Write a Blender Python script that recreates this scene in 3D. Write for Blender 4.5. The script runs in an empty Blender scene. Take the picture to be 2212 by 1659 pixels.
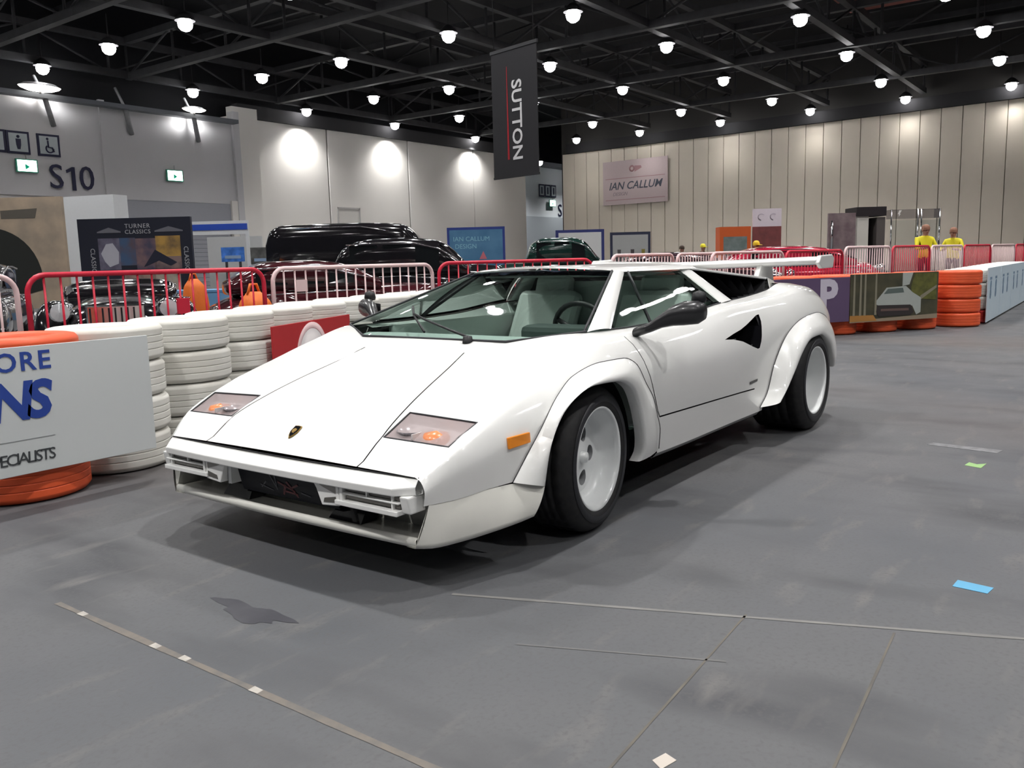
import bpy, bmesh, math, random
import numpy as np
from mathutils import Vector, Matrix
from mathutils.geometry import delaunay_2d_cdt
random.seed(7)
SC = bpy.context.scene
COL = SC.collection
R = math.radians

# ------------------------------------------------------------------ camera
CAM = Vector((2.962, 2.623, 1.115))
yaw, pitch, roll = R(216.51), R(8.17), R(-1.50)
fw = Vector((math.cos(yaw)*math.cos(pitch), math.sin(yaw)*math.cos(pitch), -math.sin(pitch)))
rt = Vector((math.sin(yaw), -math.cos(yaw), 0)); up = rt.cross(fw)
r2 = rt*math.cos(roll)+up*math.sin(roll); u2 = up*math.cos(roll)-rt*math.sin(roll)
cd = bpy.data.cameras.new('camera'); cam = bpy.data.objects.new('camera', cd); COL.objects.link(cam)
cam.matrix_world = Matrix(((r2.x, u2.x, -fw.x, CAM.x), (r2.y, u2.y, -fw.y, CAM.y), (r2.z, u2.z, -fw.z, CAM.z), (0, 0, 0, 1)))
cd.sensor_width = 36; cd.lens = 36*1851/2212; cd.clip_start = .05; cd.clip_end = 300
SC.camera = cam
# ------------------------------------------------------------------ world, exposure
w = bpy.data.worlds.new('hall_air'); SC.world = w; w.use_nodes = True
w.node_tree.nodes['Background'].inputs[0].default_value = (.75, .85, 1, 1)
w.node_tree.nodes['Background'].inputs[1].default_value = .02
SC.view_settings.view_transform = 'Standard'; SC.view_settings.look = 'None'
SC.view_settings.gamma = 1; SC.view_settings.use_curve_mapping = False
SC.view_settings.exposure = 0.4
SC.cycles.max_bounces = 5; SC.cycles.diffuse_bounces = 2; SC.cycles.glossy_bounces = 3; SC.cycles.light_sampling_threshold = .03; SC.cycles.caustics_reflective = False; SC.cycles.caustics_refractive = False; SC.cycles.transmission_bounces = 4; SC.cycles.transparent_max_bounces = 10
LAMP_STRENGTH = 22.0      # glow of the bulb itself
LAMP_WATTS = 960.0       # downward beam of each reflector lamp

# ------------------------------------------------------------------ materials
MATS = {}
def mat(name, col=(.8, .8, .8), rough=.5, metal=0., coat=0., emit=0., spec=.5, noise=None, trans=0., bump=0., ior=1.45, alpha=1.):
    """noise = (scale, amount, second colour) mixes a second colour in by a noise mask"""
    if name in MATS: return MATS[name]
    m = bpy.data.materials.new(name); m.use_nodes = True; MATS[name] = m
    nt = m.node_tree; b = nt.nodes['Principled BSDF']
    b.inputs['Base Color'].default_value = (*col, 1); b.inputs['Roughness'].default_value = rough
    b.inputs['Metallic'].default_value = metal; b.inputs['Coat Weight'].default_value = coat
    b.inputs['Coat Roughness'].default_value = .06
    b.inputs['Specular IOR Level'].default_value = spec; b.inputs['IOR'].default_value = ior
    b.inputs['Transmission Weight'].default_value = trans; b.inputs['Alpha'].default_value = alpha
    if emit: b.inputs['Emission Color'].default_value = (*col, 1); b.inputs['Emission Strength'].default_value = emit
    tc = nt.nodes.new('ShaderNodeTexCoord')
    n = nt.nodes.new('ShaderNodeTexNoise'); n.inputs['Scale'].default_value = noise[0] if noise else 14
    n.inputs['Detail'].default_value = 5
    nt.links.new(tc.outputs['Object'], n.inputs['Vector'])
    ramp = nt.nodes.new('ShaderNodeValToRGB'); ramp.color_ramp.elements[0].position = .38; ramp.color_ramp.elements[1].position = .68
    nt.links.new(n.outputs['Fac'], ramp.inputs['Fac'])
    mx = nt.nodes.new('ShaderNodeMix'); mx.data_type = 'RGBA'
    mx.inputs['A'].default_value = (*col, 1)
    c2 = noise[2] if noise else tuple(c*.93 for c in col)
    mx.inputs['B'].default_value = (*c2, 1)
    mul = nt.nodes.new('ShaderNodeMath'); mul.operation = 'MULTIPLY'; mul.inputs[1].default_value = noise[1] if noise else .35
    nt.links.new(ramp.outputs['Color'], mul.inputs[0]); nt.links.new(mul.outputs[0], mx.inputs['Factor'])
    nt.links.new(mx.outputs['Result'], b.inputs['Base Color'])
    if bump:
        bp = nt.nodes.new('ShaderNodeBump'); bp.inputs['Strength'].default_value = bump; bp.inputs['Distance'].default_value = .01
        nt.links.new(n.outputs['Fac'], bp.inputs['Height']); nt.links.new(bp.outputs['Normal'], b.inputs['Normal'])
    return m
def glass(name, tint=(.8, .93, .88), refl=.9, rough=.02):
    """thin tinted pane: clear straight through, mirror by Fresnel"""
    if name in MATS: return MATS[name]
    m = bpy.data.materials.new(name); m.use_nodes = True; MATS[name] = m; nt = m.node_tree
    for n in list(nt.nodes): nt.nodes.remove(n)
    o = nt.nodes.new('ShaderNodeOutputMaterial'); t = nt.nodes.new('ShaderNodeBsdfTransparent'); g = nt.nodes.new('ShaderNodeBsdfGlossy')
    t.inputs[0].default_value = (*tint, 1); g.inputs['Roughness'].default_value = rough; g.inputs['Color'].default_value = (refl, refl, refl, 1)
    f = nt.nodes.new('ShaderNodeFresnel'); f.inputs[0].default_value = 1.5
    mx = nt.nodes.new('ShaderNodeMixShader')
    nt.links.new(f.outputs[0], mx.inputs[0]); nt.links.new(t.outputs[0], mx.inputs[1]); nt.links.new(g.outputs[0], mx.inputs[2])
    nt.links.new(mx.outputs[0], o.inputs[0]); return m

# ------------------------------------------------------------------ mesh helpers
class MB:
    def __init__(s): s.v = []; s.f = []; s.smooth = []
    def add(s, vs, fs, smooth=False):
        o = len(s.v); s.v += [tuple(v) for v in vs]; s.f += [tuple(i+o for i in f) for f in fs]; s.smooth += [smooth]*len(fs); return s
    def box(s, c, d, M=None):
        c = Vector(c); vs = []
        for x in (-.5, .5):
            for y in (-.5, .5):
                for z in (-.5, .5):
                    p = Vector((x*d[0], y*d[1], z*d[2])); p = (M @ p if M else p)+c; vs.append(p)
        return s.add(vs, [(0, 1, 3, 2), (4, 6, 7, 5), (0, 4, 5, 1), (2, 3, 7, 6), (0, 2, 6, 4), (1, 5, 7, 3)])
    def bx(s, x0, x1, y0, y1, z0, z1): return s.box(((x0+x1)/2, (y0+y1)/2, (z0+z1)/2), (abs(x1-x0), abs(y1-y0), abs(z1-z0)))
    def tube(s, pts, r, n=8, cap=True, closed=False):
        pts = [Vector(p) for p in pts]; rings = []; N = len(pts); prev = None
        rr = r if isinstance(r, (list, tuple)) else [r]*N
        for i, p in enumerate(pts):
            if closed: d = (pts[(i+1) % N]-pts[i-1])
            else: d = (pts[min(i+1, N-1)]-pts[max(i-1, 0)])
            d.normalize()
            if prev is None:
                a = Vector((0, 0, 1)) if abs(d.z) < .9 else Vector((1, 0, 0)); e = d.cross(a).normalized()
            else: e = (prev-d*prev.dot(d)).normalized()
            prev = e; g = d.cross(e)
            rings.append([p+(e*math.cos(2*math.pi*k/n)+g*math.sin(2*math.pi*k/n))*rr[i] for k in range(n)])
        vs = [v for q in rings for v in q]; fs = []
        for i in range(N if closed else N-1):
            for k in range(n):
                j = (i+1) % N
                fs.append((i*n+k, i*n+(k+1) % n, j*n+(k+1) % n, j*n+k))
        if cap and not closed: fs += [tuple(range(n))[::-1], tuple((N-1)*n+k for k in range(n))]
        return s.add(vs, fs, True)
    def lathe(s, prof, n=32, axis='z', c=(0, 0, 0), closed=False, a0=0., a1=2*math.pi, smooth=True):
        c = Vector(c); vs = []; full = abs(a1-a0-2*math.pi) < 1e-6; m = n if full else n+1
        for i in range(m):
            a = a0+(a1-a0)*i/n
            for (r, h) in prof:
                x, y = r*math.cos(a), r*math.sin(a)
                p = {'z': (x, y, h), 'y': (x, h, y), 'x': (h, x, y)}[axis]; vs.append(c+Vector(p))
        k = len(prof); fs = []
        for i in range(n):
            j = (i+1) % m
            for q in range(k if closed else k-1):
                q2 = (q+1) % k; fs.append((i*k+q, j*k+q, j*k+q2, i*k+q2))
        return s.add(vs, fs, smooth)
    def prism(s, poly, d):
        """polygon of 3-D points pushed along d"""
        n = len(poly); d = Vector(d); vs = [Vector(p) for p in poly]+[Vector(p)+d for p in poly]
        return s.add(vs, [tuple(range(n))[::-1], tuple(range(n, 2*n))]+[(i, (i+1) % n, n+(i+1) % n, n+i) for i in range(n)])
    def grid(s, rows, smooth=True):
        m, n = len(rows), len(rows[0]); vs = [p for r_ in rows for p in r_]
        return s.add(vs, [(i*n+j, i*n+j+1, (i+1)*n+j+1, (i+1)*n+j) for i in range(m-1) for j in range(n-1)], smooth)
    def mirrored(s):
        o = MB(); o.v = [(x, -y, z) for x, y, z in s.v]; o.f = [f[::-1] for f in s.f]; o.smooth = list(s.smooth); return o
    def build(s, name, m, parent=None, thick=0., bevel=0., recalc=True, auto=None):
        me = bpy.data.meshes.new(name); me.from_pydata([tuple(v) for v in s.v], [], s.f)
        me.polygons.foreach_set('use_smooth', s.smooth)
        if recalc:
            bm = bmesh.new(); bm.from_mesh(me); bmesh.ops.remove_doubles(bm, verts=bm.verts, dist=1e-5)
            bmesh.ops.recalc_face_normals(bm, faces=bm.faces); bm.to_mesh(me); bm.free()
        me.update()
        return obj(name, me, m, parent, thick, bevel)
def obj(name, me, m, parent=None, thick=0., bevel=0.):
    o = bpy.data.objects.new(name, me); COL.objects.link(o)
    if m is not None:
        if me.materials: me.materials[0] = m
        else: me.materials.append(m)
    if parent is not None: o.parent = parent
    if thick:
        k = o.modifiers.new('shell', 'SOLIDIFY'); k.thickness = thick; k.offset = -1
    if bevel:
        k = o.modifiers.new('edge', 'BEVEL'); k.width = bevel; k.segments = 2; k.limit_method = 'ANGLE'; k.angle_limit = R(40)
    return o
def tag(o, label, cat, group=None, kind=None):
    o['label'] = label; o['category'] = cat
    if group: o['group'] = group
    if kind: o['kind'] = kind
    return o
def thing(name, label, cat, loc=(0, 0, 0), rz=0., group=None):
    o = bpy.data.objects.new(name, None); COL.objects.link(o); o.location = loc; o.rotation_euler = (0, 0, rz)
    o.empty_display_size = .1
    return tag(o, label, cat, group)
def struct(o, label=None, cat=None):
    o['kind'] = 'structure'
    if label: o['label'] = label
    if cat: o['category'] = cat
    return o
def copy_tree(o, parent=None):
    c = o.copy(); COL.objects.link(c); c.parent = parent
    for ch in list(o.children): copy_tree(ch, c)
    return c
def text_mesh(txt, size, ext=.004, shear=0., bold=0., align='CENTER', space=1.):
    cu = bpy.data.curves.new('lettering', 'FONT'); cu.body = txt; cu.size = size; cu.extrude = ext; cu.shear = shear
    cu.offset = bold; cu.align_x = align; cu.align_y = 'CENTER'; cu.space_character = space; cu.resolution_u = 3
    o = bpy.data.objects.new('lettering', cu); COL.objects.link(o)
    dg = bpy.context.evaluated_depsgraph_get(); me = bpy.data.meshes.new_from_object(o.evaluated_get(dg))
    bpy.data.objects.remove(o); me.materials.clear(); return me
def lettering(txt, size, m, parent, loc, xdir, ydir, **k):
    """flat raised lettering: xdir is the reading direction, ydir the up of the letters"""
    o = obj(k.pop('name', 'lettering'), text_mesh(txt, size, **k), m, parent)
    xd = Vector(xdir).normalized(); yd = Vector(ydir); yd = (yd-xd*yd.dot(xd)).normalized(); zd = xd.cross(yd)
    M = Matrix(((xd.x, yd.x, zd.x, loc[0]), (xd.y, yd.y, zd.y, loc[1]), (xd.z, yd.z, zd.z, loc[2]), (0, 0, 0, 1)))
    o.matrix_local = M; return o
ORD = ['first', 'second', 'third', 'fourth', 'fifth', 'sixth', 'seventh', 'eighth', 'ninth', 'tenth', 'eleventh', 'twelfth',
       'thirteenth', 'fourteenth', 'fifteenth', 'sixteenth', 'seventeenth', 'eighteenth', 'nineteenth', 'twentieth',
       'twenty-first', 'twenty-second', 'twenty-third', 'twenty-fourth', 'twenty-fifth', 'twenty-sixth', 'twenty-seventh', 'twenty-eighth', 'twenty-ninth', 'thirtieth']

WHITE = mat('white_paint', (.86, .86, .84), .3, coat=.8, noise=(9, .1, (.8, .8, .78)))
BLACK = mat('black_plastic', (.012, .012, .014), .45)
GLOSSBLACK = mat('gloss_black', (.008, .008, .01), .12, coat=1)
RUBBER = mat('tyre_rubber', (.014, .014, .016), .65, noise=(40, .5, (.03, .028, .026)))
CHROME = mat('chrome', (.75, .75, .77), .12, metal=1)
GREYM = mat('grey_metal', (.30, .31, .32), .5, metal=.3, noise=(6, .5, (.2, .2, .2)))
DARKSTEEL = mat('dark_steel', (.04, .041, .044), .7, noise=(3, .5, (.02, .02, .022)))
# ================================================================== THE HALL
# floor
def floor_material():
    m = bpy.data.materials.new('worn_dark_floor'); m.use_nodes = True; nt = m.node_tree; b = nt.nodes['Principled BSDF']
    tc = nt.nodes.new('ShaderNodeTexCoord')
    def noise(scale, detail, stretch=(1, 1, 1)):
        mp = nt.nodes.new('ShaderNodeMapping'); mp.inputs['Scale'].default_value = stretch
        n = nt.nodes.new('ShaderNodeTexNoise'); n.inputs['Scale'].default_value = scale; n.inputs['Detail'].default_value = detail
        nt.links.new(tc.outputs['Object'], mp.inputs[0]); nt.links.new(mp.outputs[0], n.inputs['Vector']); return n.outputs['Fac']
    def ramp(f, a, c):
        r_ = nt.nodes.new('ShaderNodeMapRange'); r_.inputs[1].default_value = a; r_.inputs[2].default_value = c; nt.links.new(f, r_.inputs[0]); return r_.outputs[0]
    def mix(f, A, B):
        x = nt.nodes.new('ShaderNodeMix'); x.data_type = 'RGBA'; nt.links.new(f, x.inputs['Factor'])
        for k, v in (('A', A), ('B', B)):
            if isinstance(v, tuple): x.inputs[k].default_value = (*v, 1)
            else: nt.links.new(v, x.inputs[k])
        return x.outputs['Result']
    c = mix(ramp(noise(.55, 4), .35, .65), (.090, .095, .104), (.121, .121, .124))
    c = mix(ramp(noise(2.2, 6, (1, .35, 1)), .52, .72), c, (.060, .061, .067))
    c = mix(ramp(noise(5.0, 5, (.5, 1.6, 1)), .58, .78), c, (.150, .144, .141))
    c = mix(ramp(noise(60, 2), .5, .8), c, (.092, .092, .096))
    c = mix(ramp(noise(.28, 3, (1, .5, 1)), .56, .8), c, (.122, .104, .097))
    nt.links.new(c, b.inputs['Base Color'])
    ro = nt.nodes.new('ShaderNodeMapRange'); nt.links.new(noise(3.5, 5), ro.inputs[0])
    ro.inputs[3].default_value = .48; ro.inputs[4].default_value = .72; nt.links.new(ro.outputs[0], b.inputs['Roughness'])
    b.inputs['Specular IOR Level'].default_value = .22
    bp = nt.nodes.new('ShaderNodeBump'); bp.inputs['Strength'].default_value = .12; bp.inputs['Distance'].default_value = .004
    nt.links.new(noise(120, 3), bp.inputs['Height']); nt.links.new(bp.outputs[0], b.inputs['Normal'])
    return m
FLOORM = floor_material()
floor = struct(MB().add([(-80, -46, 0), (24, -46, 0), (24, 24, 0), (-80, 24, 0)], [(0, 1, 2, 3)]).build('floor', FLOORM))
JOINT = mat('floor_joint', (.135, .12, .098), .8, noise=(7, .8, (.075, .072, .068)))
DUST = mat('dusty_seam', (.20, .195, .185), .8, noise=(5, .7, (.12, .12, .12)))
def floor_strip(name, a, b_, wd, m, z=.0012):
    a = Vector((*a, 0)); b_ = Vector((*b_, 0)); d = (b_-a); L = d.length; d.normalize(); n = Vector((-d.y, d.x, 0))
    N = max(2, int(L/.12)); vs = []; fs = []
    for i in range(N+1):
        p = a+d*L*i/N; q = wd/2*(.75+.5*random.random()); vs += [p+n*q+Vector((0, 0, z)), p-n*q+Vector((0, 0, z))]
    fs = [(2*i, 2*i+1, 2*i+3, 2*i+2) for i in range(N)]
    return MB().add(vs, fs).build(name, m, floor)
floor_strip('floor_joint', (.86, .79), (-.55, 4.36), .018, DUST)
floor_strip('floor_joint', (.49, 1.68), (3.2, 1.84), .007, JOINT)
floor_strip('floor_joint', (.38, 2.09), (3.2, 2.27), .007, JOINT)
floor_strip('floor_joint', (1.05, 1.2), (.82, 1.75), .010, mat('faint_seam', (.14, .138, .135), .8, noise=(9, .8, (.11, .11, .112))))
floor_strip('floor_joint', (1.62, -3), (-7, -3.25), .008, JOINT)
TAPE = mat('old_tape_line', (.165, .145, .125), .8, noise=(16, .9, (.12, .115, .11)))
floor_strip('tape_line', (1.651, -.3), (1.66, 2.2), .022, TAPE)
TAPEW = mat('white_tape_scrap', (.45, .42, .38), .8, noise=(30, .6, (.25, .24, .22)))
for i, (x, y) in enumerate([(1.653, .30), (1.655, .78), (1.651, -.13), (1.652, .45)]):
    MB().add([(x-.012, y-.02, .002), (x+.013, y-.017, .002), (x+.011, y+.02, .002), (x-.010, y+.018, .002)], [(0, 1, 2, 3)]).build('tape_scrap', TAPEW, floor)
def scrap(name, pts, m, label):
    me = MB(); me.prism([(x, y, .0005) for x, y in pts], (0, 0, .0012)); return tag(me.build(name, m), label, 'tape')
scrap('blue_tape', [(-.10, 2.165), (-.09, 2.27), (-.155, 2.28), (-.17, 2.17)], mat('blue_tape', (.10, .33, .52), .6), 'small bright blue tape scrap on the floor at right')
scrap('green_tape', [(-1.93, 1.92), (-1.90, 2.0), (-2.02, 2.01), (-1.98, 1.97), (-2.01, 1.93)], mat('green_tape', (.25, .42, .16), .6), 'small green tape scrap on the floor right of the rear wheel')
scrap('white_tape', [(1.36, 1.80), (1.38, 1.832), (1.33, 1.845), (1.318, 1.812)], mat('white_tape', (.5, .45, .4), .7), 'tiny pale scrap on the floor at the bottom edge')
scrap('grey_tape', [(-2.36, 1.66), (-2.31, 2.02), (-2.40, 2.04), (-2.43, 1.68)], mat('grey_tape', (.20, .20, .21), .7, noise=(20, .9, (.12, .12, .125))), 'long faint grey tape remnant on the floor at right')
# oil / rubber stain
sm = mat('rubber_stain', (.045, .045, .055), .5, noise=(6, .8, (.075, .075, .085)))
pts = []
for k in range(28):
    a = 2*math.pi*k/28; rr = 1+.28*math.sin(3*a+1)+.15*math.sin(7*a)
    pts.append((1.335+.05*rr*math.cos(a), .33+.17*rr*math.sin(a), .0011))
MB().add(pts, [tuple(range(28))]).build('rubber_stain', sm, floor)

# ceiling (dark deck high above the trusses)
ceiling = struct(MB().bx(-80, 24, -46, 24, 13.0, 13.2).build('ceiling', mat('dark_roof_deck', (.007, .0075, .009), .9, noise=(.6, .6, (.012, .012, .014)))))
WALLM = mat('pale_wall', (.68, .66, .62), .75, noise=(.5, .25, (.62, .60, .57)))
WALLG = mat('grey_wall', (.50, .50, .51), .75, noise=(.6, .3, (.44, .44, .455)))
PANELM = mat('cream_partition', (.74, .67, .56), .6, noise=(.8, .25, (.69, .63, .53)))
HEADER = mat('black_fascia', (.02, .02, .022), .8)

# right-hand partition wall: separate tall panels
wd = Vector((math.cos(R(266.3)), math.sin(R(266.3)), 0)); wn = Vector((-wd.y, wd.x, 0))   # wn points into the hall
if wn.dot(CAM-Vector((-49, -5, 0))) < 0: wn = -wn
W0 = Vector((-49.05, -5.34, 0))
wall_right = struct(MB().box(W0+wd*5-wn*.35+Vector((0, 0, 6.5)), (44, .3, 13), Matrix((wd, wn, Vector((0, 0, 1)))).transposed()).build('wall_right', mat('partition_core', (.05, .048, .045), .8)))
PW = 1.055
Mw = Matrix((wd, wn, Vector((0, 0, 1)))).transposed()
for i in range(-13, 25):
    c = W0+wd*(i*PW+.95)-wn*.1
    o = MB().box(c+Vector((0, 0, 4.31)), (PW-.035, .2, 8.62), Mw).build('wall_panel', PANELM, wall_right, bevel=.012)
MB().box(W0+wd*6+wn*.02+Vector((0, 0, 8.95)), (40.5, .5, .66), Mw).build('head_track', HEADER, wall_right)

# left-hand wall: flat bays with shallow pilasters, door, header
wall_left = struct(MB().bx(-49.5, -24.2, -35.2, -34.6, 0, 8.6).build('wall_left', WALLM))
for x0, x1 in ((-30.4, -25.7), (-36.9, -30.5), (-43.3, -37.0), (-49.4, -43.4)):
    MB().bx(x0, x1, -34.6, -34.42, 0, 8.62).build('wall_panel', WALLM, wall_left, bevel=.02)
MB().bx(-49.5, -24.5, -34.62, -34.2, 8.55, 9.2).build('header', HEADER, wall_left)
door_1 = struct(MB().bx(-32.6, -31.0, -34.42, -34.39, 0, 4.3).build('door_1', mat('door_paint', (.58, .565, .53), .6)))
fr = mat('door_frame_paint', (.40, .39, .38), .6)
for a in ((-32.68, -32.6, 0, 4.38), (-31.0, -30.92, 0, 4.38), (-32.68, -30.92, 4.3, 4.38)):
    MB().bx(a[0], a[1], -34.42, -34.37, a[2], a[3]).build('door_frame', fr, door_1)
trim_1 = struct(MB().bx(-25.6, -24.1, -34.55, -34.1, 0, 9.0).build('trim_1', WALLM))      # broad pier beside the entrance bay
MB().bx(-24.3, -23.95, -34.3, -33.85, 0, 8.7).build('pier_edge', WALLG, trim_1)
# entrance bay with the S10 sign
VOID = mat('dark_void', (.006, .0065, .008), .95)
struct(MB().bx(-49.5, -6, -36.0, -35.3, 8.2, 13).build('wall_upper_left', VOID))
struct(MB().bx(-80, -49.5, -43, -42.4, 9.7, 13).build('wall_upper_recess', VOID))
wall_bay = struct(MB().bx(-24.0, -6, -34.6, -34.0, 4.25, 8.25).build('wall_entrance', WALLG))
MB().bx(-17.5, -17.25, -34.05, -33.9, 4.4, 8.4).build('bay_rib', WALLG, wall_bay)
MB().bx(-17.55, -17.15, -34.6, -33.85, 0, 4.25).build('bay_pier', WALLM, wall_bay)
MB().bx(-23.6, -17.55, -34.2, -34.02, 3.3, 4.25).build('shutter_box', mat('grey_shutter', (.30, .31, .34), .6), wall_bay)
for i in range(16):
    z = 3.3-.2*(i+1); MB().bx(-23.6, -17.55, -34.25, -34.17, z+.012, z+.2).build('shutter_slat', mat('grey_shutter', (.3, .31, .34), .6), wall_bay)
MB().bx(-24.0, -23.6, -34.1, -33.9, 0, 4.4).build('jamb', WALLM, wall_bay)
MB().bx(-17.1, -6, -34.3, -34.1, 0, 4.25).build('bay_infill', WALLM, wall_bay)
# ledge and brackets in front of the entrance bay
trim_2 = struct(MB().bx(-23.8, -6, -33.66, -33.2, 8.02, 8.2).build('trim_2', mat('ledge_metal', (.10, .11, .125), .5, metal=.3)))
for x in (-21.55, -18.2, -14.8, -11.4, -8.0):
    MB().tube([(x, -33.5, 8.1), (x-.5, -34.0, 7.1)], .11).build('bracket', GREYM, trim_2)
    MB().tube([(x, -33.5, 8.1), (x+.1, -34.0, 9.0)], .06).build('bracket', GREYM, trim_2)
# deep recess in the far corner, seen between the two walls
wall_far = struct(MB().bx(-80, -49.5, -42.3, -42, 0, 9.8).build('wall_recess', mat('cool_grey_wall', (.70, .75, .78), .7)))
MB().bx(-79, -51.5, -42.0, -41.8, 0, 5.0).build('recess_shutter', mat('cool_shutter', (.45, .50, .54), .6), wall_far)
MB().bx(-79, -51, -42.0, -40.8, 9.4, 9.7).build('recess_ledge', mat('ledge_metal'), wall_far)
struct(MB().bx(-49.5, -49.2, -42, -35.2, 0, 13).build('wall_return', WALLM))
struct(MB().bx(-80, -79.7, -42, -30, 0, 13).build('wall_recess_end', mat('cool_grey_wall')))

# signs on the entrance bay
NAVY = mat('navy_sign', (.012, .014, .045), .6)
PICT = mat('pictogram_ground', (.40, .45, .47), .6)
yS = -33.97
def px_sign(name, label, x0, x1, z0, z1, draw):
    t = thing(name, label, 'sign', ((x0+x1)/2, yS, z0))
    w_, h_ = x1-x0, z1-z0
    MB().bx(-w_/2, w_/2, -.03, .02, 0, h_).build('frame', NAVY, t)
    MB().bx(-w_/2+.085, w_/2-.085, .02, .035, .085, h_-.085).build('face', PICT, t)
    draw(t, w_, h_); return t
def person_pict(t, w_, h_):
    b = MB(); b.lathe([(.001, .036), (.06, .036), (.06, .05), (.001, .05)], 16, 'y', (0, 0, h_*.76))
    b.build('pictogram_head', NAVY, t)
    MB().prism([(-.10, .036, h_*.66), (.10, .036, h_*.66), (.09, .036, h_*.4), (.05, .036, h_*.2), (-.05, .036, h_*.2), (-.09, .036, h_*.4)], (0, .012, 0)).build('pictogram_body', NAVY, t)
def chair_pict(t, w_, h_):
    a = [(.02+.15*math.cos(k), .045, .30+.15*math.sin(k)) for k in [math.pi*.75+i*math.pi*1.25/16 for i in range(17)]]
    a = [(-x, y, z) for x, y, z in a]
    MB().tube(a, .03, 6).build('pictogram_wheel', NAVY, t)
    MB().tube([(.04, .045, .62), (.03, .045, .36), (-.12, .045, .34), (-.18, .045, .18)], .035, 6).build('pictogram_body', NAVY, t)
    MB().lathe([(.001, .036), (.05, .036), (.05, .05), (.001, .05)], 14, 'y', (.05, 0, .69)).build('pictogram_head', NAVY, t)
# measured on the wall plane: x along the bay
px_sign('toilet_sign', 'navy framed toilet pictogram sign with a standing figure, left of the wheelchair sign', -14.25, -13.37, 5.86, 6.74, person_pict)
px_sign('toilet_sign', 'navy framed toilet pictogram sign cut by the left edge of the picture', -13.34, -12.46, 5.87, 6.75, person_pict)
px_sign('wheelchair_sign', 'navy framed square wheelchair pictogram sign above the S10 lettering', -15.45, -14.55, 5.85, 6.73, chair_pict)
t = thing('bay_number', 'large navy S10 lettering on the grey entrance wall', 'sign', (-15.83, -33.94, 4.5))
lettering('S', 1.40, NAVY, t, (.66, .02, .5), (-1, 0, 0), (0, 0, 1), ext=.02, name='letter_s')
lettering('0', 1.40, NAVY, t, (-.62, .02, .5), (-1, 0, 0), (0, 0, 1), ext=.02, name='digit_zero')
MB().prism([(.02, .0, .02), (-.13, .0, .02), (-.13, .0, .98), (-.02, .0, .98), (.24, .0, .84), (.22, .0, .72), (.02, .0, .81)], (0, .03, 0)).build('digit_one', NAVY, t)
EXITM = mat('exit_glow', (.80, 1.0, .93), .4, emit=3.2); EXITG = mat('exit_green', (.0, .30, .16), .4, emit=.5)
def exit_sign(label, x, z, y=-33.9, s=1.):
    t = thing('exit_sign', label, 'sign', (x, y, z), group='green exit signs')
    MB().bx(-.42*s, .42*s, -.06, .02, -.22*s, .3*s).build('housing', mat('exit_case', (.05, .3, .2), .5), t)
    MB().bx(-.37*s, .37*s, .02, .03, -.18*s, .26*s).build('lit_panel', EXITM, t)
    MB().prism([(-.1*s, .03, .0), (.08*s, .03, .12*s), (.08*s, .03, -.12*s)], (0, .004, 0)).build('arrow', EXITG, t)
    MB().tube([(0, -.02, .3*s), (0, -.02, .5*s)], .015).build('bracket', GREYM, t)
exit_sign('glowing green exit sign left of the S10 lettering', -14.03, 5.36)
exit_sign('glowing green exit sign on the grey wall right of the S10 lettering', -20.6, 5.38)
exit_sign('distant glowing exit sign in the far corner recess', -63.9, 6.2, -41.7, 1.2)
t = thing('pictogram_row', 'row of dark framed pictograms in the far corner recess', 'sign', (-63.6, -41.9, 6.8))
for i in range(3):
    MB().bx(.75-i*.95, 1.6-i*.95, 0, .04, 0, 1.1).build('frame', NAVY, t)
    MB().bx(.86-i*.95, 1.49-i*.95, .04, .05, .12, .98).build('face', PICT, t)
    MB().bx(1.08-i*.95, 1.27-i*.95, .05, .06, .25, .85).build('pictogram', NAVY, t)
t = thing('recess_letter', 'navy letter on the wall of the far corner recess', 'sign', (-65.5, -41.97, 5.4))
lettering('S', 1.6, NAVY, t, (0, .02, .2), (-1, 0, 0), (0, 0, 1), ext=.02, name='letter')

# ------------------------------------------------------------------ trusses
def truss(label, p0, p1, z=9.55, h=1.5, r=.14, brace=True):
    p0 = Vector((*p0, 0)); p1 = Vector((*p1, 0)); L = (p1-p0).length; a = math.atan2((p1-p0).y, (p1-p0).x)
    t = thing('roof_truss', label, 'truss', (p0.x, p0.y, z), a, 'roof trusses')
    MB().box((L/2, 0, 0), (L, r*2, r*2)).build('bottom_chord', DARKSTEEL, t)
    MB().box((L/2, 0, h), (L, r*2, r*2)).build('top_chord', DARKSTEEL, t)
    if brace:
        n = max(2, int(L/3.4)); s = L/n
        post = MB().tube([(0, 0, 0), (0, 0, h)], .06, 6); o = post.build('post', DARKSTEEL, t)
        dg = MB().tube([(0, 0, 0), (s, 0, h)], .05, 6); q = dg.build('diagonal', DARKSTEEL, t)
        for i in range(1, n+1):
            c = o.copy(); COL.objects.link(c); c.parent = t; c.location = (i*s, 0, 0)
            if i < n:
                c = q.copy(); COL.objects.link(c); c.parent = t; c.location = (i*s, 0, 0)
                if i % 2: c.scale = (-1, 1, 1); c.location = ((i+1)*s, 0, 0)
    return t
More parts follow.
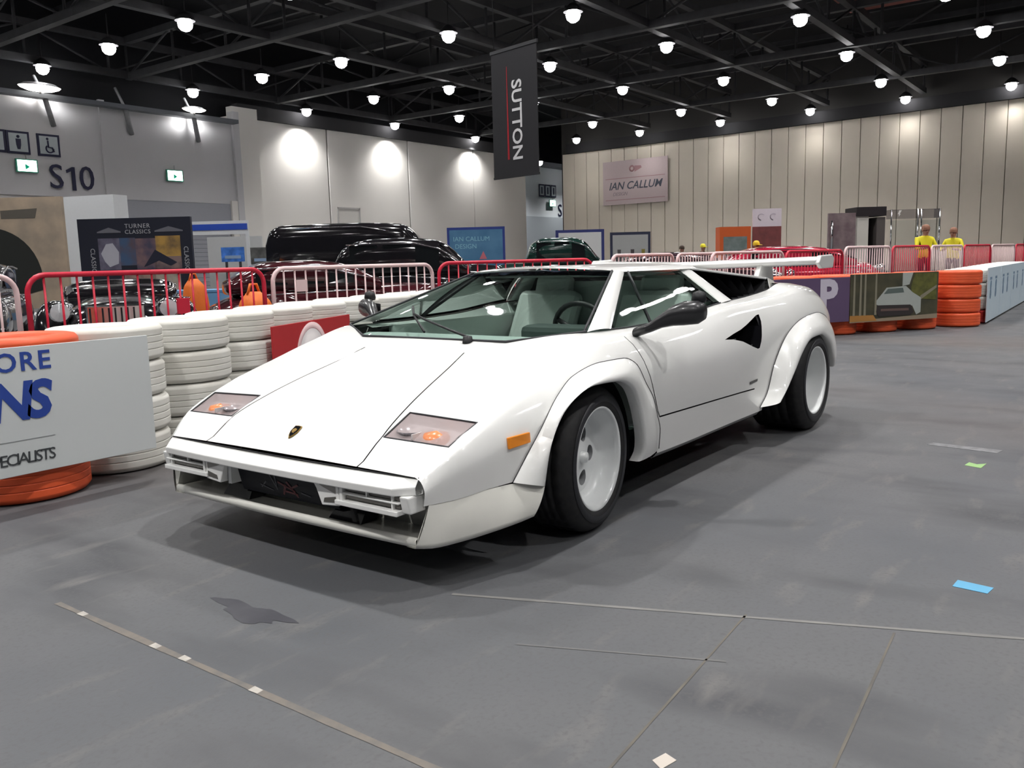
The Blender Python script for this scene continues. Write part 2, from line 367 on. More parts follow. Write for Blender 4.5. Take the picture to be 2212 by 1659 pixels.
# the two families cross at right angles
for k, (x, y1) in enumerate([(-12.5, 5), (-18.75, 5), (-26.8, 12), (-35.0, 14), (-43.2, 20)]):
    pos = ['nearest', 'second nearest', 'third nearest', 'fourth nearest', 'farthest'][k]
    truss(f'dark roof truss running across the hall, {pos} of the five', (x, -34), (x, y1))
for k, y in enumerate([-33.9, -24.2, -18.7, -12.8, -7.7]):
    pos = ['farthest left', 'second from the left', 'middle', 'second from the right', 'farthest right'][k]
    truss(f'dark roof truss receding toward the cream partition, {pos} of the five', (-4, y), (-49.0, y), z=9.6, h=1.4)
for k, x in enumerate([-8.5, -15.8, -22.1, -28.6, -35.2, -38.6, -42.0, -45.4]):
    tag(MB().bx(x-.08, x+.08, -34, 14, 11.55, 11.8).build('roof_purlin', DARKSTEEL), f'thin dark roof purlin above the trusses, {ORD[k]} from the camera', 'purlin', 'roof purlins')
# roof decking glimpsed between the trusses, the light on it put into its colour
for k, (x0, x1, y0, y1) in enumerate([(-17.5, -13.5, -29.0, -22.0), (-21.5, -18.9, -27.0, -22.5)]):
    tag(MB().bx(x0, x1, y0, y1, 11.9, 11.95).build('deck_panel', mat('pale_deck', (.10, .105, .10), .8)), ['pale ceiling deck panel above the upper left lamps, nearer one', 'pale ceiling deck panel above the upper left lamps, farther one'][k], 'ceiling panel')
tag(MB().bx(-37.5, -34.5, -8.5, 3, 11.4, 11.45).build('deck_panel', mat('red_lit_deck', (.30, .09, .07), .8)), 'reddish ceiling deck panel between trusses at upper right', 'ceiling panel')  # red light on the deck is painted as panel colour
# ------------------------------------------------------------------ ceiling lamps on their grid
BULB = mat('lamp_glow', (1., .975, .98), .5, emit=LAMP_STRENGTH); BULB.cycles.emission_sampling = 'NONE'; HOUS = mat('lamp_housing', (.03, .03, .032), .5)
def lamp_proto():
    t = thing('ceiling_lamp', '', 'lamp')
    b = bmesh.new(); bmesh.ops.create_icosphere(b, subdivisions=2, radius=.25); me = bpy.data.meshes.new('bulb'); b.to_mesh(me); b.free()
    for p in me.polygons: p.use_smooth = True
    obj('bulb', me, BULB, t)
    MB().lathe([(.33, .10), (.30, .20), (.2, .30), (.1, .38), (.001, .38)], 20).build('housing', HOUS, t)
    MB().tube([(0, 0, .38), (0, 0, 1.2)], .02, 6).build('rod', HOUS, t)
    sd = bpy.data.lights.new('beam', 'SPOT'); sd.energy = LAMP_WATTS; sd.spot_size = R(128); sd.spot_blend = 1.0; sd.shadow_soft_size = .13; sd.color = (1., .985, .965)
    so = bpy.data.objects.new('beam', sd); COL.objects.link(so); so.parent = t; so.location = (0, 0, -.42)
    return t
GX = [-14.85, -21.85, -28.6, -35.4, -42.8, -49.0]
seen = {}
for x, y in [(-22.674, -13.407), (-28.461, -7.695), (-34.844, -2.897), (-21.906, -18.222), (-28.805, -12.988), (-35.369, -8.008), (-41.032, -3.134),
             (-28.475, -18.22), (-36.6, -13.9), (-42.48, -8.337), (-48.2, -3.479), (-35.182, -18.464), (-48.4, -8.479), (-43.6, -14.1),
             (-43.241, -19.193), (-48.5, -13.6), (-43.307, -25.039), (-48.6, -19.1), (-48.7, -24.7), (-48.6, -29.5), (-43.0, -33.9),
             (-35.833, -29.321), (-29.237, -24.452), (-35.159, -33.7), (-28.477, -28.691), (-22.044, -24.001), (-21.74, -28.623),
             (-14.85, -23.705), (-14.843, -28.502), (-14.786, -33.4), (-21.543, -33.4), (-28.5, -33.7)]:
    k = min(range(6), key=lambda i: abs(GX[i]-x)); seen.setdefault(k, []).append((x, y))
P = lamp_proto(); first = True
DIMBEAM = [ch for ch in P.children if ch.name.startswith('beam')][0].data.copy(); DIMBEAM2 = DIMBEAM.copy()
DIMBEAM.energy = LAMP_WATTS*.13; DIMBEAM2.energy = LAMP_WATTS*.6
def put_lamp(x, y, label, group):
    global first
    o = copy_tree(P); first = False
    o.location = (x, y, 9.2); o['label'] = label; o['group'] = group
    if y > -37 and (x < -46 or (y < -33 and x > -24)):
        for ch in o.children:
            if ch.name.startswith('beam'): ch.data = DIMBEAM if y > -33 else DIMBEAM2
for k, L in seen.items():
    for j, (x, y) in enumerate(sorted(L, key=lambda q: q[1])):
        put_lamp(x, y, f'glowing ceiling lamp, {ORD[j]} from the left in the {ORD[k]} row behind the car', 'ceiling lamps')
have = [q for L in seen.values() for q in L]
for gx in [-35.4, -28.6, -21.85, -14.85, -8.05, -1.2, 5.65, 12.5][:7] + [12.5]:
    for gy in [-33.7, -28.6, -23.9, -18.4, -13.4, -8.2, -3.1, 1.95, 7.0, 12.1]:
        if (gx > 5 and gy < -15) or (gx > 10 and gy < -9): continue
        if any(abs(gx-a)+abs(gy-b_) < 3.5 for a, b_ in have): continue
        if gx < -25 and gy > 0: continue
        put_lamp(gx, gy, 'ceiling lamp hanging outside the picture above the hall', 'ceiling lamps outside the picture')
put_lamp(-58, -39.0, 'ceiling lamp inside the far corner recess, nearer one', 'ceiling lamps'); put_lamp(-65, -39.0, 'ceiling lamp inside the far corner recess, farther one', 'ceiling lamps')  # two extra lamps added to brighten the recess
for q in list(P.children): bpy.data.objects.remove(q)
bpy.data.objects.remove(P)
# oval reflector lamps over the entrance-bay ledge
OVAL = mat('warm_reflector', (1., .93, .84), .5, emit=9.)
for k, (x, z) in enumerate([(-14.5, 8.42), (-21.4, 8.40)]):
    t = thing('reflector_lamp', ['wide oval reflector lamp glowing over the sign ledge at far left', 'small oval reflector lamp glowing over the ledge right of S10'][k], 'lamp', (x, -33.2, z))
    s = 1. if k == 0 else .72
    MB().lathe([(.001, -.16), (.5, -.14), (.75, -.05), (.8, .0)], 24).build('glowing_bowl', OVAL, t).scale = (s, s*.6, s)
    MB().lathe([(.82, 0), (.6, .12), (.001, .16)], 24).build('cover', GREYM, t).scale = (s, s*.6, s)
    MB().tube([(0, 0, -.06), (0, 0, -.24)], .04, 6).build('stem', GREYM, t)
# ================================================================== THE WHITE CAR (x forward, y to its left)
car = thing('sports_car', 'white wedge-shaped sports car with flared arches and rear wing on the dark floor', 'car')
TB = [  # x, then (y, z) of upper edge, shoulder, waist, sill
 (.923, .70, .410, .725, .398, .742, .36, .735, .315), (.80, .765, .494, .785, .478, .800, .42, .790, .32),
 (.66, .780, .557, .802, .538, .830, .45, .822, .33), (.50, .785, .614, .812, .590, .850, .49, .845, .33),
 (.30, .775, .676, .818, .650, .870, .54, .865, .32), (.10, .750, .742, .815, .712, .885, .58, .870, .29),
 (-.15, .725, .804, .800, .770, .890, .60, .860, .24), (-.50, .735, .800, .785, .782, .885, .60, .840, .215),
 (-1.0, .735, .812, .785, .794, .885, .60, .840, .208), (-1.5, .735, .852, .790, .833, .890, .61, .845, .21),
 (-1.9, .730, .868, .800, .850, .900, .64, .870, .22), (-2.3, .715, .892, .812, .874, .920, .68, .900, .26),
 (-2.6, .690, .926, .800, .900, .920, .70, .900, .30), (-2.9, .670, .915, .790, .885, .910, .68, .880, .33),
 (-3.1, .680, .860, .780, .830, .880, .65, .840, .36), (-3.22, .680, .790, .765, .765, .840, .62, .800, .40)]
TA = np.array(TB)[::-1]
def pchip(xs, ys):
    xs = np.asarray(xs, float); ys = np.asarray(ys, float); h = np.diff(xs); d = np.diff(ys)/h
    m = np.zeros(len(xs)); m[0] = d[0]; m[-1] = d[-1]
    for i in range(1, len(xs)-1):
        if d[i-1]*d[i] > 0:
            w1 = 2*h[i]+h[i-1]; w2 = h[i]+2*h[i-1]; m[i] = (w1+w2)/(w1/d[i-1]+w2/d[i])
    xs, ys, h, m = xs.tolist(), ys.tolist(), h.tolist(), m.tolist(); import bisect
    def f(x):
        x = min(max(x, xs[0]), xs[-1]); i = min(max(bisect.bisect_left(xs, x)-1, 0), len(h)-1); t = (x-xs[i])/h[i]
        return (2*t**3-3*t*t+1)*ys[i]+(t**3-2*t*t+t)*h[i]*m[i]+(-2*t**3+3*t*t)*ys[i+1]+(t**3-t*t)*h[i]*m[i+1]
    return f
FS = [pchip(TA[:, 0], TA[:, j]) for j in range(1, 9)]
TK = [0, .2, .55, 1.]
SECS = {}
def sec(x):
    k = round(x, 5)
    if k not in SECS:
        c = [f(x) for f in FS]; SECS[k] = (pchip(TK, c[0::2]), pchip(TK, c[1::2]))
    return SECS[k]
def SP(x, t): a, b = sec(x); return Vector((x, a(t), b(t)))
def inv(x, z):
    fz = sec(x)[1]; a, b = 0., 1.
    for _ in range(26):
        m = (a+b)/2
        if fz(m) > z: a = m
        else: b = m
    return (a+b)/2
def side_pt(x, z, off=0.): p = SP(x, inv(x, z)); p.y += off; return p
KS = .65
def in_poly(p, poly):
    x, y = p; c = False; n = len(poly); j = n-1
    for i in range(n):
        xi, yi = poly[i]; xj, yj = poly[j]
        if (yi > y) != (yj > y) and x < (xj-xi)*(y-yi)/(yj-yi)+xi: c = not c
        j = i
    return c
def dens(poly, step, closed=True):
    out = []; n = len(poly)
    for i in range(n if closed else n-1):
        a = Vector(poly[i]); b = Vector(poly[(i+1) % n]); k = max(1, int((b-a).length/step))
        out += [tuple(a+(b-a)*q/k) for q in range(k)]
    if not closed: out.append(tuple(poly[-1]))
    return out
def band(pl, wd):
    """closed polygon of width wd around an open 2-D polyline"""
    L, Rr = [], []
    for i, p in enumerate(pl):
        a = Vector(pl[max(i-1, 0)]); b = Vector(pl[min(i+1, len(pl)-1)]); d = (b-a).normalized(); n = Vector((-d.y, d.x))*wd/2
        L.append(tuple(Vector(p)+n)); Rr.append(tuple(Vector(p)-n))
    return L+Rr[::-1]
def cdt_panels(gridpts, outline, cutpolys, classify, lift, normal):
    """triangulate outline with cutpolys as constraints; classify(centroid) -> part name or None; lift maps 2-D -> 3-D"""
    V = []; Ed = []
    def loop(p, closed=True):
        o = len(V); V.extend([Vector(q) for q in p]); n = len(p)
        Ed.extend([(o+i, o+(i+1) % n) for i in range(n if closed else n-1)])
    loop(outline)
    for c in cutpolys: loop(c)
    near = np.array([tuple(v) for v in V])
    for g in gridpts:
        if in_poly(g, outline) and np.min(np.abs(near[:, 0]-g[0])+np.abs(near[:, 1]-g[1])) > .011: V.append(Vector(g))
    vo, eo, fo, *_ = delaunay_2d_cdt(V, Ed, [], 0, 1e-5)
    pos = [lift(v.x, v.y) for v in vo]; nor = [normal(v.x, v.y) for v in vo]
    groups = {}
    for f in fo:
        c = sum((vo[i] for i in f), Vector((0, 0)))/len(f)
        if not in_poly((c.x, c.y), outline): continue
        g = classify(c.x, c.y)
        if g: groups.setdefault(g, []).append(f)
    return pos, nor, groups
def panel_obj(name, pos, nor, faces, m, parent, mirror=False, thick=.006):
    ids = sorted({i for f in faces for i in f}); mp = {i: k for k, i in enumerate(ids)}
    s = -1 if mirror else 1
    vs = [(pos[i].x, s*pos[i].y, pos[i].z) for i in ids]; ns = [Vector((nor[i].x, s*nor[i].y, nor[i].z)) for i in ids]
    fs = []
    for f in faces:
        q = [mp[i] for i in f]; a, b, c = (Vector(vs[k]) for k in q[:3])
        if (b-a).cross(c-a).dot(ns[q[0]]) < 0: q = q[::-1]
        fs.append(q)
    me = bpy.data.meshes.new(name); me.from_pydata(vs, [], fs); me.polygons.foreach_set('use_smooth', [True]*len(fs)); me.update()
    me.normals_split_custom_set_from_vertices([tuple(n) for n in ns])
    return obj(name, me, m, parent)
def num_normal(lift, e=.004):
    def f(u, v):
        a = lift(u+e, v)-lift(u-e, v); b = lift(u, v+e)-lift(u, v-e); n = a.cross(b)
        if n.length < 1e-9: return Vector((0, 0, 1))
        n.normalize()
        return n
    return f
# ---- side panels
def xt(x, z): return (x, inv(x, z)*KS)
arch_f = [(.535, .30), (.475, .41), (.39, .50), (.27, .595), (.15, .65), (-.03, .682), (-.205, .68), (-.28, .65), (-.335, .575), (-.42, .48), (-.47, .40), (-.52, .30), (-.53, .2), (.54, .2)]
arch_r = [(-1.86, .25), (-1.92, .33), (-1.975, .468), (-2.14, .625), (-2.41, .70), (-2.64, .715), (-2.86, .68), (-3.0, .57), (-3.08, .42), (-3.1, .3), (-3.1, .2), (-1.86, .2)]
naca = [(-1.278, .68), (-1.40, .700), (-1.507, .714), (-1.60, .733), (-1.694, .756), (-1.77, .775), (-1.81, .778), (-1.80, .74), (-1.77, .686), (-1.745, .63), (-1.725, .595), (-1.70, .592), (-1.615, .614), (-1.495, .651), (-1.38, .672)]
def clampx(pl): return [(x, max(0., min(.999, inv(x, z)))*KS) for x, z in pl]
A1 = dens(clampx(dens(arch_f, .03)), .03); A2 = dens(clampx(dens(arch_r, .03)), .03); NC = clampx(dens(naca, .03))
dfront = dens([(-.345, .775), (-.36, .74), (-.39, .63), (-.45, .53), (-.52, .42), (-.545, .391)], .03, False)
dbot = dens([(-.545, .391), (-1.035, .378), (-1.712, .362)], .04, False)
drear = dens([(-1.40, .84), (-1.44, .74), (-1.50, .655), (-1.56, .50), (-1.60, .366)], .03, False)
G1 = band(clampx(dfront), .0055); G2 = band(clampx(dbot), .005); G3 = clampx(drear)
outl = [(.923-.0, .0)]+[(.923, KS*k/14) for k in range(1, 15)]+[(x, KS) for x in np.linspace(.9, -3.2, 110)]+[(-3.22, KS*(1-k/14)) for k in range(15)]+[(x, 0.) for x in np.linspace(-3.2, .9, 110)]
outl = [tuple(map(float, q)) for q in outl]
gp = [(float(x), float(t)*KS) for x in np.arange(.90, -3.2, -.033) for t in np.linspace(.03, .97, 26)]
XD = pchip([z for x, z in dfront[::-1]], [x for x, z in dfront[::-1]]); XR = pchip([z for x, z in drear[::-1]], [x for x, z in drear[::-1]])
def side_class(x, s):
    if in_poly((x, s), A1) or in_poly((x, s), A2) or in_poly((x, s), NC) or in_poly((x, s), G1) or in_poly((x, s), G2): return None
    if s > .985*KS and (-.57 < x < .56 or -3.13 < x < -1.84): return None
    z = SP(x, min(.999, s/KS)).z
    xd = XD(z)
    if z < .376-.014*(x+.545)/(-1.15) and -.5 > x > -1.9: return 'sill_panel'
    if x > xd: return 'front_fender'
    if x > XR(z): return 'door'
    return 'rear_quarter'
side_lift = lambda x, s: SP(x, min(max(s/KS, 0), 1))
pos, nor, groups = cdt_panels(gp, outl, [A1, A2, NC, G1, G2], side_class, side_lift, num_normal(side_lift))
nor = [n if n.y > 0 else -n for n in nor]
for nm in ('front_fender', 'door', 'sill_panel', 'rear_quarter'):
    for mir in (False, True): panel_obj(nm, pos, nor, groups[nm], WHITE, car, mir)
# dark inner liner right behind the panels (seen in the shut lines)
rows = [[(x, SP(x, t).y-.012-.02*(t < .05), SP(x, t).z-.004) for t in np.linspace(.0, 1, 14)] for x in np.linspace(.88, -3.15, 60)]
keep = MB()
LN = MB().grid(rows); b_ = MB(); b_.v = LN.v
for f in LN.f:
    c = sum((Vector(LN.v[i]) for i in f), Vector())/4
    q = (c.x, inv(c.x, c.z)*KS)
    if in_poly((c.x, c.z), [(.60, .2), (.5, .45), (.3, .62), (-.0, .70), (-.25, .69), (-.5, .5), (-.56, .2)]) or in_poly((c.x, c.z), [(-1.80, .2), (-1.95, .5), (-2.15, .67), (-2.5, .74), (-2.9, .70), (-3.1, .5), (-3.15, .2)]) or in_poly((c.x, c.z), [(-1.24, .69), (-1.8, .80), (-1.76, .57)]): continue
    if -1.85 < c.x < -.2 and c.z > FS[3](c.x)-.03: continue
    b_.f.append(f); b_.smooth.append(True)
for q in (b_, b_.mirrored()): q.build('inner_liner', BLACK, car)
# ---- scooped duct behind each door
for s in (1, -1):
    P2 = [side_pt(x, z, -.001) for x, z in dens(naca, .03)]; tip = side_pt(-1.278, .68)
    M = MB(); n = len(P2)
    inn = [Vector((p.x, p.y-.02-.16*max(0, min(1, (-1.25-p.x)/.5)), p.z)) for p in P2]
    M.add([(p.x, s*p.y, p.z) for p in P2]+[(p.x, s*p.y, p.z) for p in inn], [(i, (i+1) % n, n+(i+1) % n, n+i) for i in range(n)]+[tuple(range(n, 2*n))])
    M.build('side_duct', GLOSSBLACK, car)

# ---- bonnet, fender tops, headlamps
def zi(x): return FS[1](x)
def yi(x): return FS[0](x)
def top_z(x, y): return zi(x)+.012*(1-(y/max(yi(x), .1))**2)
def xw(y):
    y = abs(y); return .04 if y <= .433 else .04-(y-.433)/(.723-.433)*.187
def bulge(y): return .022*(1-(abs(y)/.72)**2)          # the nose bows forward in plan
HLP = [(.80, .748), (.805, .446), (.658, .442), (.661, .764)]
# push the y coordinate so the domain edge follows the upper body line
top_lift = lambda x, y: Vector((x, y, top_z(x, y)))
ya = np.linspace(.70, -.70, 40)
outl = [(.923+bulge(y), float(y)) for y in ya]
edge = [(float(x), -float(yi(x))) for x in np.linspace(.90, -.147, 34)]
outl += edge
outl += [(xw(y), float(y)) for y in np.linspace(-.715, .715, 50)]
outl += [(x, -y) for x, y in edge[::-1]]
def hl(s): return dens([(x, s*y) for x, y in HLP], .03)
seam = [(.16, .30), (.46, .365), (.80, .437), (.94, .441)]
SB = [band(dens([(x, s*y) for x, y in seam], .03, False), .0062) for s in (1, -1)]
HLs = [hl(1), hl(-1)]
gp = [(float(x), float(y)) for x in np.arange(.92, -.15, -.028) for y in np.linspace(-.76, .76, 56)]
YS = pchip([q[0] for q in seam], [q[1] for q in seam])
def top_class(x, y):
    for h_ in HLs+SB:
        if in_poly((x, y), h_): return None
    if x > .15 and abs(y) < YS(x): return 'bonnet'
    return 'fender_top_l' if y > .3 or (y > 0 and x < .15) else ('fender_top_r' if y < 0 else 'bonnet')
pos, nor, groups = cdt_panels(gp, outl, HLs+SB, top_class, top_lift, num_normal(top_lift))
nor = [n if n.z > 0 else -n for n in nor]
panel_obj('bonnet', pos, nor, groups['bonnet'], WHITE, car)
panel_obj('fender_top', pos, nor, groups['fender_top_l'], WHITE, car); panel_obj('fender_top', pos, nor, groups['fender_top_r'], WHITE, car)
MB().grid([[(x, y, top_z(x, y)-.09) for y in np.linspace(-.66, .66, 12)] for x in np.linspace(.86, .05, 14)]).build('front_tub', BLACK, car)
LENS = mat('lamp_cover', (.58, .49, .49), .12, coat=.5, alpha=.55); AMBER = mat('amber_lens', (.80, .26, .09), .3, coat=.5); REFL = mat('lamp_reflector', (.62, .58, .58), .5)
SILV = mat('lamp_bowl', (.55, .56, .6), .2, metal=.7); TRIMD = mat('dark_seal', (.03, .03, .035), .6)
for s in (1, -1):
    P3 = [Vector((x, s*y, top_z(x, y)-.003)) for x, y in HLP]
    cen = sum(P3, Vector())/4
    L = MB().grid([[P3[1].lerp(P3[0], j/6).lerp(P3[2].lerp(P3[3], j/6), i/4) for j in range(7)] for i in range(5)]).build('headlamp', LENS, car)
    n = 4; low = [p-Vector((0, 0, .032)) for p in P3]
    MB().add(P3+low, [(i, (i+1) % 4, 4+(i+1) % 4, 4+i) for i in range(4)]+[(4, 5, 6, 7)]).build('lamp_bucket', REFL, L)
    loop = dens(P3, .03); MB().tube([Vector(p)+Vector((0, 0, .0025)) for p in loop], .0035, 5, closed=True).build('seal', TRIMD, L)
    c2 = P3[1].lerp(P3[0], .60).lerp(P3[2].lerp(P3[3], .60), .5)-Vector((0, 0, .020))
    MB().lathe([(.001, .022), (.042, .014), (.055, -.01), (.055, -.02)], 20, 'z', c2).build('indicator_bulb', AMBER, L)
    c3 = P3[1].lerp(P3[0], .24).lerp(P3[2].lerp(P3[3], .24), .5)-Vector((0, 0, .026))
    MB().lathe([(.001, -.004), (.045, .004), (.058, .018)], 20, 'z', c3).build('lamp_bowl', SILV, L)
    MB().box(c2.lerp(c3, .5)+Vector((0, 0, .006)), (.13, .006, .02)).build('divider', REFL, L)
# nose emblem: small black shield with gold rim and bull-like charge
E0 = Vector((.845, .0, top_z(.845, 0)+.002)); sl = (top_z(.80, 0)-top_z(.89, 0))/.09
def em(u, v, h=0.):
    u *= .8; v *= .8
    return Vector((.845-u, v, top_z(.845, 0)+.002+sl*u+h))
sh = [(.032, -.024), (.034, 0), (.032, .024), (.0, .026), (-.022, .015), (-.036, 0), (-.022, -.015), (0, -.026)]
eo = MB().prism([em(u, v) for u, v in sh], (0, 0, .004)).build('emblem', mat('emblem_gold', (.35, .22, .06), .35, metal=.8), car)
MB().prism([em(u*.84, v*.82, .0042) for u, v in sh], (0, 0, .002)).build('emblem_field', GLOSSBLACK, eo)
MB().prism([em(u, v, .0064) for u, v in [(.006, -.015), (.014, -.004), (.010, .012), (.0, .014), (-.008, .006), (-.012, .010), (-.010, -.006), (-.002, -.012)]], (0, 0, .001)).build('emblem_charge', mat('emblem_gold'), eo)

# ---- arch flares: swept strips between the body and the wheel opening
def resamp(P, n):
    P = [Vector(p) for p in P]; d = [0.]
    for a, b in zip(P, P[1:]): d.append(d[-1]+(b-a).length)
    fs = [pchip(d, [p[k] for p in P]) for k in range(3)]
    return [Vector([f(d[-1]*i/(n-1)) for f in fs]) for i in range(n)]
def flare(O, N, lip=.05, n=56):
    O = resamp(O, n); N = resamp(N, n); rows = []
    for o, q in zip(O, N):
        row = []
        c = Vector((o.x*.42+q.x*.58, max(o.y, q.y)+.02, o.z*.42+q.z*.58))
        for k in range(11):
            t = k/10; row.append(o*(1-t)**2+c*2*t*(1-t)+q*t*t)
        row += [q+Vector((0, -.012, 0))+(q-o).normalized()*.006, q+Vector((0, -lip, 0))+(q-o).normalized()*.004]
        rows.append(row)
    return MB().grid(rows)
Of = [side_pt(x, z, .004) for x, z in [(.567, .325), (.495, .414), (.407, .509), (.286, .609), (.161, .667), (-.032, .699), (-.213, .697), (-.294, .665), (-.355, .58), (-.45, .492), (-.508, .408), (-.56, .322), (-.57, .235)]]
Nf = [(.455, .905, .300), (.442, .925, .45), (.397, .94, .551), (.32, .95, .605), (.163, .95, .636), (-.038, .94, .626), (-.178, .925, .58), (-.27, .91, .484), (-.325, .90, .381), (-.352, .89, .304), (-.36, .88, .262), (-.345, .865, .222)]
Or = [side_pt(x, z, .004) for x, z in [(-1.808, .24), (-1.887, .311), (-1.948, .468), (-2.121, .645), (-2.404, .722), (-2.64, .736), (-2.87, .70), (-3.03, .58), (-3.11, .43)]]
Nr = [(-1.885, .965, .275), (-1.96, .985, .36), (-2.04, .995, .436), (-2.157, 1.0, .534), (-2.33, 1.0, .602), (-2.515, 1.0, .610), (-2.70, 1.0, .55), (-2.84, .99, .42), (-2.90, .97, .36)]
for O_, N_ in ((Of, Nf), (Or, Nr)):
    q = flare(O_, N_)
    for k in (q, q.mirrored()): k.build('wheel_arch_flare', WHITE, car)
# shut lines where flares meet the body
for O_ in (Of, Or):
    for s in (1, -1):
        MB().tube([(p.x, s*(p.y+.001), p.z) for p in resamp(O_, 60)], .0018, 5).build('flare_seam', TRIMD, car)
# wheel wells
for x0, rr, y0, y1 in ((.03, .398, .50, .805), (-2.5, .40, .48, .84)):
    for s in (1, -1):
        M = MB().lathe([(rr, s*y1), (rr, s*y0), (.001, s*y0)], 28, 'y', (x0, 0, .28), a0=-.15, a1=math.pi+.15); M.build('wheel_well', BLACK, car)
# ---- underbody
MB().bx(-3.05, .62, -.52, .52, .16, .26).build('underbody', BLACK, car)
MB().bx(-1.78, -.58, -.80, .80, .18, .26).build('floor_pan', BLACK, car)
for s in (1, -1):
    rows = [[(x, s*(FS[6](x)-.002), FS[7](x)), (x, s*(FS[6](x)-.02), FS[7](x)-.022), (x, s*(FS[6](x)-.10), FS[7](x)-.03)] for x in np.linspace(-.56, -1.82, 20)]
    MB().grid(rows).build('sill_edge', mat('sill_grey', (.5, .5, .5), .35, coat=.4), car)
# ---- windscreen
TEAL = glass('green_tinted_glass', (.91, .99, .95)); 
def ws_bot(v):
    y = v*.723; x = xw(y); z = .772+.0*v if abs(y) < .433 else .772+(abs(y)-.433)/.29*.036
    return Vector((x-.004, y, z))
def ws_top(v):
    y = v*.456; return Vector((-.828-.020*v*v, y, 1.062-.013*v*v))
rows = []
for i in range(15):
    u = i/14; row = []
    for j in range(37):
        v = -1+2*j/36; p = ws_bot(v).lerp(ws_top(v), u); p.z += .022*4*u*(1-u)*(1-v*v); p.x += .012*4*u*(1-u)*(1-v*v); row.append(p)
    rows.append(row)
WSG = MB().grid(rows).build('windscreen', TEAL, car)
bot = [ws_bot(-1+2*j/60)+Vector((.004, 0, .002)) for j in range(61)]
MB().tube(bot, .006, 5).build('screen_seal', TRIMD, WSG)
for s in (1, -1):
    MB().tube([ws_bot(s*.985).lerp(ws_top(s*.985), k/10)+Vector((0, 0, .004)) for k in range(11)], .006, 5).build('side_trim', TRIMD, WSG)
shade = [[(lambda p: p)(ws_bot(v).lerp(ws_top(v), u)+Vector((.012*4*u*(1-u)*(1-v*v), 0, .022*4*u*(1-u)*(1-v*v)+.0015))) for v in np.linspace(-.98, .98, 25)] for u in (.90, .95, .995)]
MB().grid(shade).build('sun_band', glass('sun_band_glass', (.10, .12, .22), .9), WSG)
# ---- pillars, roof, side glass
SG = [Vector((-.33, .737, .808)), Vector((-.92, .478, 1.043)), Vector((-1.45, .53, 1.042)), Vector((-1.54, .737, .854))]
for s in (1, -1):
    m = lambda p: Vector((p.x, s*p.y, p.z))
    a0, a1 = ws_bot(1), ws_top(1); b0, b1 = SG[0], SG[1]
    rows = []
    for i in range(9):
        t = i/8; a = a0.lerp(a1, t); b = b0.lerp(b1, t); mid = a.lerp(b, .5)+Vector((.008, .014, .012))
        rows.append([m(a*(1-k/6)**2+mid*2*(k/6)*(1-k/6)+b*(k/6)**2) for k in range(7)])
    MB().grid(rows).build('screen_pillar', WHITE, car)
    # side glass follows the belt line at its foot
    rows = []
    for i in range(9):
        u = i/8; row = []
        for j in range(17):
            v = j/16; xb = SG[0].x+(SG[3].x-SG[0].x)*v; base = Vector((xb, yi(xb)+.001, zi(xb)+.003)); tp = SG[1].lerp(SG[2], v)
            p = base.lerp(tp, u); p.y += .012*4*u*(1-u); row.append(m(p))
        rows.append(row)
    sg = MB().grid(rows).build('side_window', TEAL, car)
    MB().tube([m(Vector((xb, yi(xb)+.002, zi(xb)+.004))) for xb in np.linspace(SG[0].x, SG[3].x, 20)], .0035, 5).build('belt_seal', TRIMD, sg)
    MB().tube([rows[0][5]+Vector((0, 0, 0)), rows[8][1]], .009, 6).build('window_divider', TRIMD, sg)
    # rear pillar strip
    c0 = Vector((-1.70, .736, .862)); c1 = Vector((-1.55, .548, 1.046))
    rows = []
    for i in range(7):
        t = i/6; a = SG[3].lerp(SG[2], t); b = c0.lerp(c1, t); mid = a.lerp(b, .5)+Vector((0, .012, .008))
        rows.append([m(a*(1-k/6)**2+mid*2*(k/6)*(1-k/6)+b*(k/6)**2) for k in range(7)])
    MB().grid(rows).build('rear_pillar', WHITE, car)
# roof
rows = []
for i in range(13):
    t = i/12; x = -.848+t*(-1.62+.848); hw = (.458 if t == 0 else .458+(.545-.458)*min(1, t*1.15)); row = []
    for j in range(25):
        v = -1+2*j/24
        if abs(v) > .96: row.append(Vector((x+.02*(1-v*v)*(1-t), math.copysign(hw+.015, v), 1.046)))
        else: row.append(Vector((x+.02*(1-v*v)*(1-t), v*hw/.96, 1.083-.018*(v/.96)**2-.012*max(0,1-t*6)**2)))
    rows.append(row)
MB().grid(rows).build('roof', WHITE, car)
MB().bx(-1.58, -.95, -.44, .44, 1.02, 1.03).build('headlining', mat('headlining', (.30, .33, .32), .9), car)
